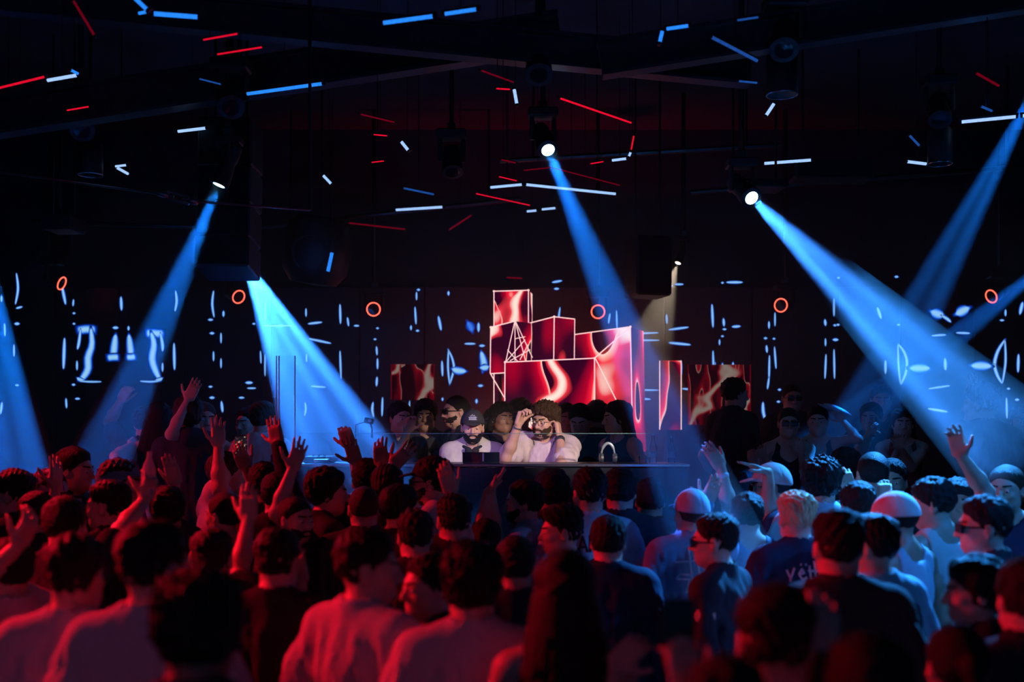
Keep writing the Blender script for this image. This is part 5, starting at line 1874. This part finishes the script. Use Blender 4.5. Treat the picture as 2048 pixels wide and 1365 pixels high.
# middle rows
person(25, 988, 6.29, 'man with a red-lit face in profile at the frame edge', rz=75, look=15, hair='fade', top='shirt', col='black', skin=0)
person(92, 985, 6.58, 'dancer in a white and blue trucker cap', rz=60, look=10, hair='short', top='tee', col='black', cap='ltblue', skin=0, Rr=(110, 975, -.1), hR=OPEN)
person(215, 1012, 5.87, 'dark-haired man with a bright red cheek under the teal cap', rz=55, look=30, hair='fade', top='tee', col='black', skin=0)
person(240, 966, 6.50, 'dancer in a teal cap with the brim turned sideways', rz=-70, look=-10, hair='short', top='tee', col='black', cap='teal', skin=0)
bot = person(132, 1050, 5.09, 'dancer whose long red-lit arm lifts a bottle', rz=-12, hair='short', top='tee', col='black', skin=0, Rr=(318, 962, .55), hR=dict(curl=1.15, spread=0, thumb=.8, v=(.25, 0, .9), n=(-.7, .6, 0)), pR=(-.75, 0, -.7))
person(75, 1030, 6.03, 'dark head between the trucker cap and the bottle arm', rz=0, hair='short', top='tee', col='black', skin=1)
person(335, 1022, 6.29, 'dark-haired dancer behind the red-lit bottle arm', rz=15, hair='mid', top='tee', col='black', skin=0, Rr=(352, 968, .1), hR=dict(curl=.15, spread=.05, thumb=.3, v=(-.3, 0, 1)))
person(448, 1030, 6.11, 'woman with tied dark hair and an orange-lit ear', rz=40, look=25, hair='tied', fem=True, top='tank', col='black', skin=0)
person(592, 1038, 5.94, 'man with cropped hair and a dim red face in three-quarter view', rz=-120, look=-10, hair='crop', top='tee', col='black', skin=0, beard=.6, L=(585, 938, .1), hL=dict(curl=.2, spread=.25, thumb=.9, n=(0, -1, .1)))
person(728, 1016, 6.15, 'man with a shaved head lit dull red', rz=10, hair='buzz', hcol='brown', top='loose', col='charcoal', skin=0)
person(803, 1018, 5.89, 'short-haired man looking past the man in glasses', rz=-45, look=-15, hair='short', top='tee', col='black', skin=0)
person(908, 1040, 5.66, 'dark round head below the booth centre', rz=10, hair='fade', top='tee', col='black', skin=0, L=(903, 985, .05), hL=dict(curl=.6, spread=.05))
person(972, 1080, 6.16, 'dancer clapping both arms overhead in a triangle', rz=0, hair='short', top='tank', col='teal', skin=0, L=(975, 985, .15), hL=dict(curl=.15, spread=.02, thumb=.2, v=(.55, 0, .8), n=(1, 0, 0)), Rr=(982, 985, .15), hR=dict(curl=.15, spread=.02, thumb=.2, v=(.5, 0, .8), n=(-1, 0, 0)))
person(1122, 1062, 5.61, 'man with a red-lit profile and swept dark hair', rz=70, look=28, hair='quiff', top='tee', col='black', skin=0)
person(1216, 1082, 5.34, 'dark-haired man in a dark suit jacket seen from behind', rz=-5, hair='short', top='jacket', col='navy', skin=0)
hood = person(1382, 1026, 6.05, 'dancer in a blue cap and hoodie with a white scribble on the back', rz=8, look=12, hair='crop', top='hoodie', col='blue', cap='ltblue', skin=0, Rr=(1412, 1005, .1), hR=dict(curl=.4, spread=.05))
sung = person(1428, 1082, 5.15, 'man in sunglasses and a dark collared shirt, ear lit red', rz=55, look=20, hair='fade', top='shirt', col='black', specs='dark', skin=0)
person(1493, 1030, 6.26, 'dancer reaching one red-lit arm with a wristband up over the crowd', rz=15, hair='short', top='tank', col='blue', skin=0, L=(1442, 935, .15), hL=dict(curl=.35, spread=.1, thumb=.4, v=(-.5, .1, .8)), pL=(.25, 0, -1))
blond = person(1592, 1036, 5.67, 'curly blond man in a dark tee with white script on the back', rz=8, hair='quiff', hcol='blond', top='loose', col='navy', skin=0)
person(1714, 1012, 5.97, 'dark round head beside the white curved-brim cap', rz=10, hair='short', top='tee', col='black', skin=0)
person(1788, 1038, 5.35, 'man in a worn white curved-brim cap and white tank top', rz=40, look=22, tilt=.2, hair='crop', top='tank', col='ltblue', cap='white', skin=1)
person(1863, 1006, 5.75, 'dark-haired man in a white tank top throwing one arm high', rz=25, look=45, tilt=.2, hair='short', top='tank', col='white', skin=0, Rr=(1922, 912, .1), hR=dict(curl=.55, spread=.25, thumb=.8, v=(-.25, 0, .95), n=(-.5, -.6, 0)), pR=(.2, 0, -1))
person(1770, 1075, 6.23, 'dancer holding a pale fist beside the white cap', rz=0, hair='short', top='tee', col='black', skin=0, L=(1768, 1003, .1), hL=FIST)
person(1967, 1052, 4.89, 'man in dark sunglasses with a red-lit forehead', rz=65, look=15, hair='fade', top='tee', col='black', specs='dark', skin=0)

# front rows
person(15, 1140, 4.30, 'dancer at the frame edge with red-lit hands folded over a shoulder', rz=60, hair='short', top='tee', col='offwhite', skin=0, Rr=(38, 1090, -.1), hR=dict(curl=.8, spread=.1, v=(.3, 0, .6)), pR=(-.9, 0, -.4))
person(152, 1150, 3.55, 'dark-haired dancer in a red-lit pale tee', rz=-5, hair='fade', top='loose', col='offwhite', skin=0, h=.009)
person(312, 1134, 3.26, 'dancer in a pale tee with a red-lit shoulder edge, ear showing', rz=-10, look=-25, hair='fade', top='loose', col='offwhite', skin=0, h=.009)
person(425, 1118, 4.58, 'dark head below the bent red-lit elbow', rz=0, hair='fade', top='tee', col='black', skin=0, Rr=(497, 1040, .25), hR=dict(curl=.5, spread=.1, v=(0, 0, 1)), pR=(-.22, 0, -1))
person(398, 1262, 2.54, 'nearest dark figure with thick hair, almost a silhouette', rz=0, hair='curly', top='tee', col='black', skin=2, h=.009)
person(556, 1122, 4.36, 'dark-haired dancer raising ringed fingers near the red tee', rz=-10, hair='fade', top='tee', col='black', skin=0, Rr=(600, 1165, .1), hR=dict(curl=.7, spread=.1, v=(-.2, 0, 1)))
person(738, 1136, 3.77, 'man in a bright red-lit tee turned in profile', rz=-38, look=-48, hair='fade', top='loose', col='offwhite', skin=0, h=.008)
person(857, 1172, 4.05, 'dancer facing the man in the red-lit tee, forehead glowing red', rz=105, look=15, hair='short', top='tee', col='black', skin=0, h=.008)
person(944, 1172, 3.55, 'dancer with full hair in a red-lit pale top', rz=0, hair='curly', top='loose', col='offwhite', skin=0, h=.009)
person(830, 1072, 5.35, 'dark head with a red-lit ear behind the profile pair', rz=10, hair='fade', top='tee', col='black', skin=0)
person(1130, 1190, 3.27, 'woman with long dark hair and bare red-lit shoulders', rz=0, hair='long', fem=True, top='strap', col='black', skin=0, h=.009, Rr=(1228, 1335, -.1), hR=dict(curl=1.0, spread=.2, thumb=.9, v=(.6, 0, .6), n=(0, -1, .3)), pR=(.3, .2, -1))
person(1030, 1130, 4.69, 'dark head between the clapping arms and the long-haired woman', rz=0, hair='short', top='tee', col='black', skin=1)
ph2 = person(1452, 1425, 2.28, 'nearest dancer whose red-lit hand grips a dark phone', rz=0, hair='short', top='tee', col='black', skin=0, L=(1380, 1392, .12), hL=dict(curl=.9, spread=.05, thumb=.9, v=(-.2, 0, 1), n=(-.3, .9, 0)), h=.009)
person(1548, 1280, 2.54, 'broad dark figure in a black shirt filling the near row', rz=0, hair='fade', top='shirt', col='black', skin=0, h=.009, Rr=(1640, 1310, .15), hR=dict(curl=.7, spread=.1, v=(.1, 0, 1)))
person(1676, 1092, 4.04, 'short-haired man with a red-lit neck and dark tee', rz=0, hair='fade', top='loose', col='charcoal', skin=0, h=.008)
spotted = person(1742, 1092, 4.56, 'man in a pale blue shirt with a big dark round patch on the back', rz=30, look=25, hair='fade', top='loose', col='ltblue', skin=0, h=.008)
person(1948, 1182, 3.91, 'dark-haired woman in profile with a red-lit cheek', rz=70, look=15, hair='mid', fem=True, top='tee', col='black', skin=0, h=.008)
person(1912, 1330, 3.00, 'dancer with one bare red-lit shoulder in the near row', rz=0, hair='tied', fem=True, top='strap', col='black', skin=0, h=.009)
person(2052, 1195, 3.39, 'dark figure cut by the frame edge in the near row', rz=0, hair='short', top='tee', col='black', skin=0, h=.009)
person(1735, 1385, 2.26, 'dark shoulder and head rising in the near row beside the pale shirt', rz=0, hair='short', top='jacket', col='black', skin=0, h=.009)

# prints on the clothes
print_on(hood, [[(-0.130, 1.375), (0.055, 1.390)], [(-0.055, 1.450), (-0.050, 1.240), (-0.075, 1.220)], [(-0.015, 1.370), (-0.010, 1.270), (-0.020, 1.230)], [(0.015, 1.370), (0.017, 1.280), (-0.015, 1.210)], [(-0.125, 1.290), (-0.105, 1.315), (-0.065, 1.315), (-0.035, 1.290)],
                [(-0.125, 1.290), (-0.045, 1.290)], [(-0.020, 1.425), (-0.010, 1.425)], [(0.005, 1.425), (0.015, 1.425)], [(-0.075, 1.220), (-0.065, 1.290)]], 'back_print', M_print, .0055, True, 'white scribbled lettering')
print_on(arp, [[(-.075, 1.330), (-.055, 1.410), (-.035, 1.330)], [(-.068, 1.355), (-.042, 1.355)], [(-.02, 1.330), (-.02, 1.410), (.012, 1.410), (.012, 1.375), (-.02, 1.370), (.015, 1.330)],
               [(.03, 1.250), (-.0, 1.295), (-.03, 1.280), (-.03, 1.230), (.0, 1.220)]], 'back_print', M_dprint, .0055, True, 'dark block letters')
print_on(blond, [[(-.10, 1.380), (-.085, 1.340), (-.065, 1.390)], [(-.085, 1.340), (-.09, 1.325)], [(-.045, 1.360), (-.02, 1.365), (-.03, 1.385), (-.045, 1.360), (-.03, 1.335), (-.01, 1.345)], [(-.035, 1.405), (-.028, 1.405)], [(-.012, 1.405), (-.005, 1.405)],
                 [(.01, 1.400), (.01, 1.340), (.022, 1.340)], [(.0, 1.375), (.03, 1.375)], [(.035, 1.420), (.035, 1.340)], [(.035, 1.370), (.055, 1.375), (.058, 1.340)], [(.09, 1.340), (.095, 1.390), (.115, 1.390), (.12, 1.340)],
                 [(.0, 1.290), (.0, 1.260), (.02, 1.260)], [(.04, 1.290), (.05, 1.260), (.06, 1.290)]], 'back_print', M_print, .0055, True, 'white brush script')
# dark round patch and dot on the pale shirt
st = []
for i in range(9):
    r_ = .082 * (i + .5) / 9
    st.append([(.09 + r_ * math.cos(a_) * .9, 1.31 + 1.15 * r_ * math.sin(a_)) for a_ in [2 * math.pi * j / 20 for j in range(21)]])
st += [[(.10 + r_ * math.cos(a_), 1.12 + r_ * math.sin(a_)) for a_ in [2 * math.pi * j / 12 for j in range(13)]] for r_ in (.004, .011)]
print_on(spotted, st, 'back_print', M_dprint, .0052, True, 'dark round patches')
emb = [q for q in PEOPLE if q.t['label'].startswith('bearded man in profile')][0]
print_on(emb, [[(-.06 + r_ * math.cos(a_), 1.30 + r_ * math.sin(a_)) for a_ in [2 * math.pi * j / 14 for j in range(15)]] for r_ in (.02, .04)], 'shirt_print', M_dprint, .004, False, 'dark round emblem')
# wristbands, choker
reach = [q for q in PEOPLE if 'wristband' in q.t['label']][0]
wristband(reach, -1, 'wristband', M_strap, .014, .031, .05, 'white wristband')
ck = Solid()
arc = [(.056 * math.cos(a_), -.01 + .056 * math.sin(a_), 1.500) for a_ in [2 * math.pi * i / 16 for i in range(17)]]
for a_, b_ in zip(arc, arc[1:]):
    ck.cone(a_, b_, .005, k=.003)
child_solid(cho, 'choker', ck, .0035, CL['white'], 'pale choker')


# things held by people
def grip_of(p, side):
    for sd, sh, e, w, v, nn in p.arms:
        if sd == side:
            return world_of(p, w + v * .085 + nn * .026), v, nn


M_screen, nt_, out_ = nodes_of('phone_screen')
tc_ = nt_.nodes.new('ShaderNodeTexCoord')
nz_ = nt_.nodes.new('ShaderNodeTexNoise')
nz_.inputs['Scale'].default_value = 75
cr_ = nt_.nodes.new('ShaderNodeValToRGB')
cr_.color_ramp.elements[0].position, cr_.color_ramp.elements[0].color = .56, (.012, .008, .014, 1)
cr_.color_ramp.elements[1].position, cr_.color_ramp.elements[1].color = .68, (1.0, .62, .42, 1)
em_ = nt_.nodes.new('ShaderNodeEmission')
nt_.links.new(tc_.outputs['Object'], nz_.inputs['Vector'])
nt_.links.new(nz_.outputs[0], cr_.inputs[0])
nt_.links.new(cr_.outputs[0], em_.inputs[0])
nt_.links.new(em_.outputs[0], out_.inputs['Surface'])
M_frost, nt_, out_ = nodes_of('translucent_plastic')
tr_ = nt_.nodes.new('ShaderNodeBsdfTransparent')
df_ = nt_.nodes.new('ShaderNodeBsdfDiffuse')
df_.inputs['Color'].default_value = (.7, .66, .7, 1)
mx_ = nt_.nodes.new('ShaderNodeMixShader')
mx_.inputs[0].default_value = .45
nt_.links.new(tr_.outputs[0], mx_.inputs[1])
nt_.links.new(df_.outputs[0], mx_.inputs[2])
nt_.links.new(mx_.outputs[0], out_.inputs['Surface'])
for p, side, lab in ((pp, -1, 'lit phone held up above the heads near the booth end'), (ph2, -1, 'dark phone gripped by the red-lit hand in the near row')):
    c, v, nn = grip_of(p, side)
    c = c + Vector((0, .0, .05))
    t = empty('phone', c - Vector((0, 0, .07)), lab, 'phone')
    part('case', MB().box(c, (.037, .0045, .075), None, .003), M_phone, t)
    if p is pp:
        part('screen', MB().box(c + Vector((0, -.0052, 0)), (.033, .0008, .068)), M_screen, t)
    else:
        part('camera_bump', MB().box(c + Vector((-.015, .006, .05)), (.014, .003, .016), None, .002), M_phone, t)
# bottle in the raised hand
c, v, nn = grip_of(bot, 1)
t = empty('bottle', c - Vector((0, 0, .06)), 'clear bottle held up by the long red-lit arm', 'bottle')
part('bottle_body', MB().lathe([(0, 0), (.03, .002), (.033, .02), (.033, .12), (.024, .15), (.012, .18), (.012, .21), (0, .21)], c - Vector((0, 0, .06)), (0.05, 0, 1), 20), M_frost, t, True)
part('drink', MB().lathe([(0, .004), (.029, .005), (.030, .09), (0, .09)], c - Vector((0, 0, .06)), (0.05, 0, 1), 20), mat('pale_drink', (.6, .5, .55), .3), t, True)
# pale cap held up on the far platform
hp = [q for q in PEOPLE if 'holding up a pale cap' in q.t['label']][0]
c, v, nn = grip_of(hp, -1)
t = empty('sun_visor', c, 'pale blue cap held flat overhead on the far platform', 'cap')
q = Solid()
Rv = rot(0, .0, .45)
q.ell((0, 0, .03), (.12, .08, .028), Rv, k=.01)
q.ell((.02, 0, .012), (.10, .07, .022), Rv, k=.01, mode='s')
me = q.mesh(.006, 'crown')
add_mesh('crown', me, CL['ltblue'], t)
q = Solid().ell((-.10, -.0, .058), (.06, .055, .008), Rv, k=.01)
add_mesh('brim', q.mesh(.005, 'brim'), CL['ltblue'], t)
# small shiny cup
hc_ = [q for q in PEOPLE if 'small shiny cup' in q.t['label']][0]
c, v, nn = grip_of(hc_, 1)
t = empty('cup', c - Vector((0, 0, .03)), 'small shiny metal cup raised on the far platform', 'cup')
part('cup_body', MB().lathe([(0, 0), (.022, .001), (.030, .08), (.028, .08), (.020, .005), (0, .004)], c - Vector((0, 0, .03)), (0, 0, 1), 20), M_steel, t, True)
# side platforms that carry the raised dancers
M_plat = mat('platform_carpet', (.015, .015, .02), .9, var=.3, scale=30)
thing('platform', MB().box((px(1740, 0, 9.6).x, 9.6, (STAGE_Z + .6) / 2), (1.9, 1.5, (.6 - STAGE_Z) / 2 - .001), None, .005), M_plat, 'low black platform that carries the dancers beyond the booth', 'platform')
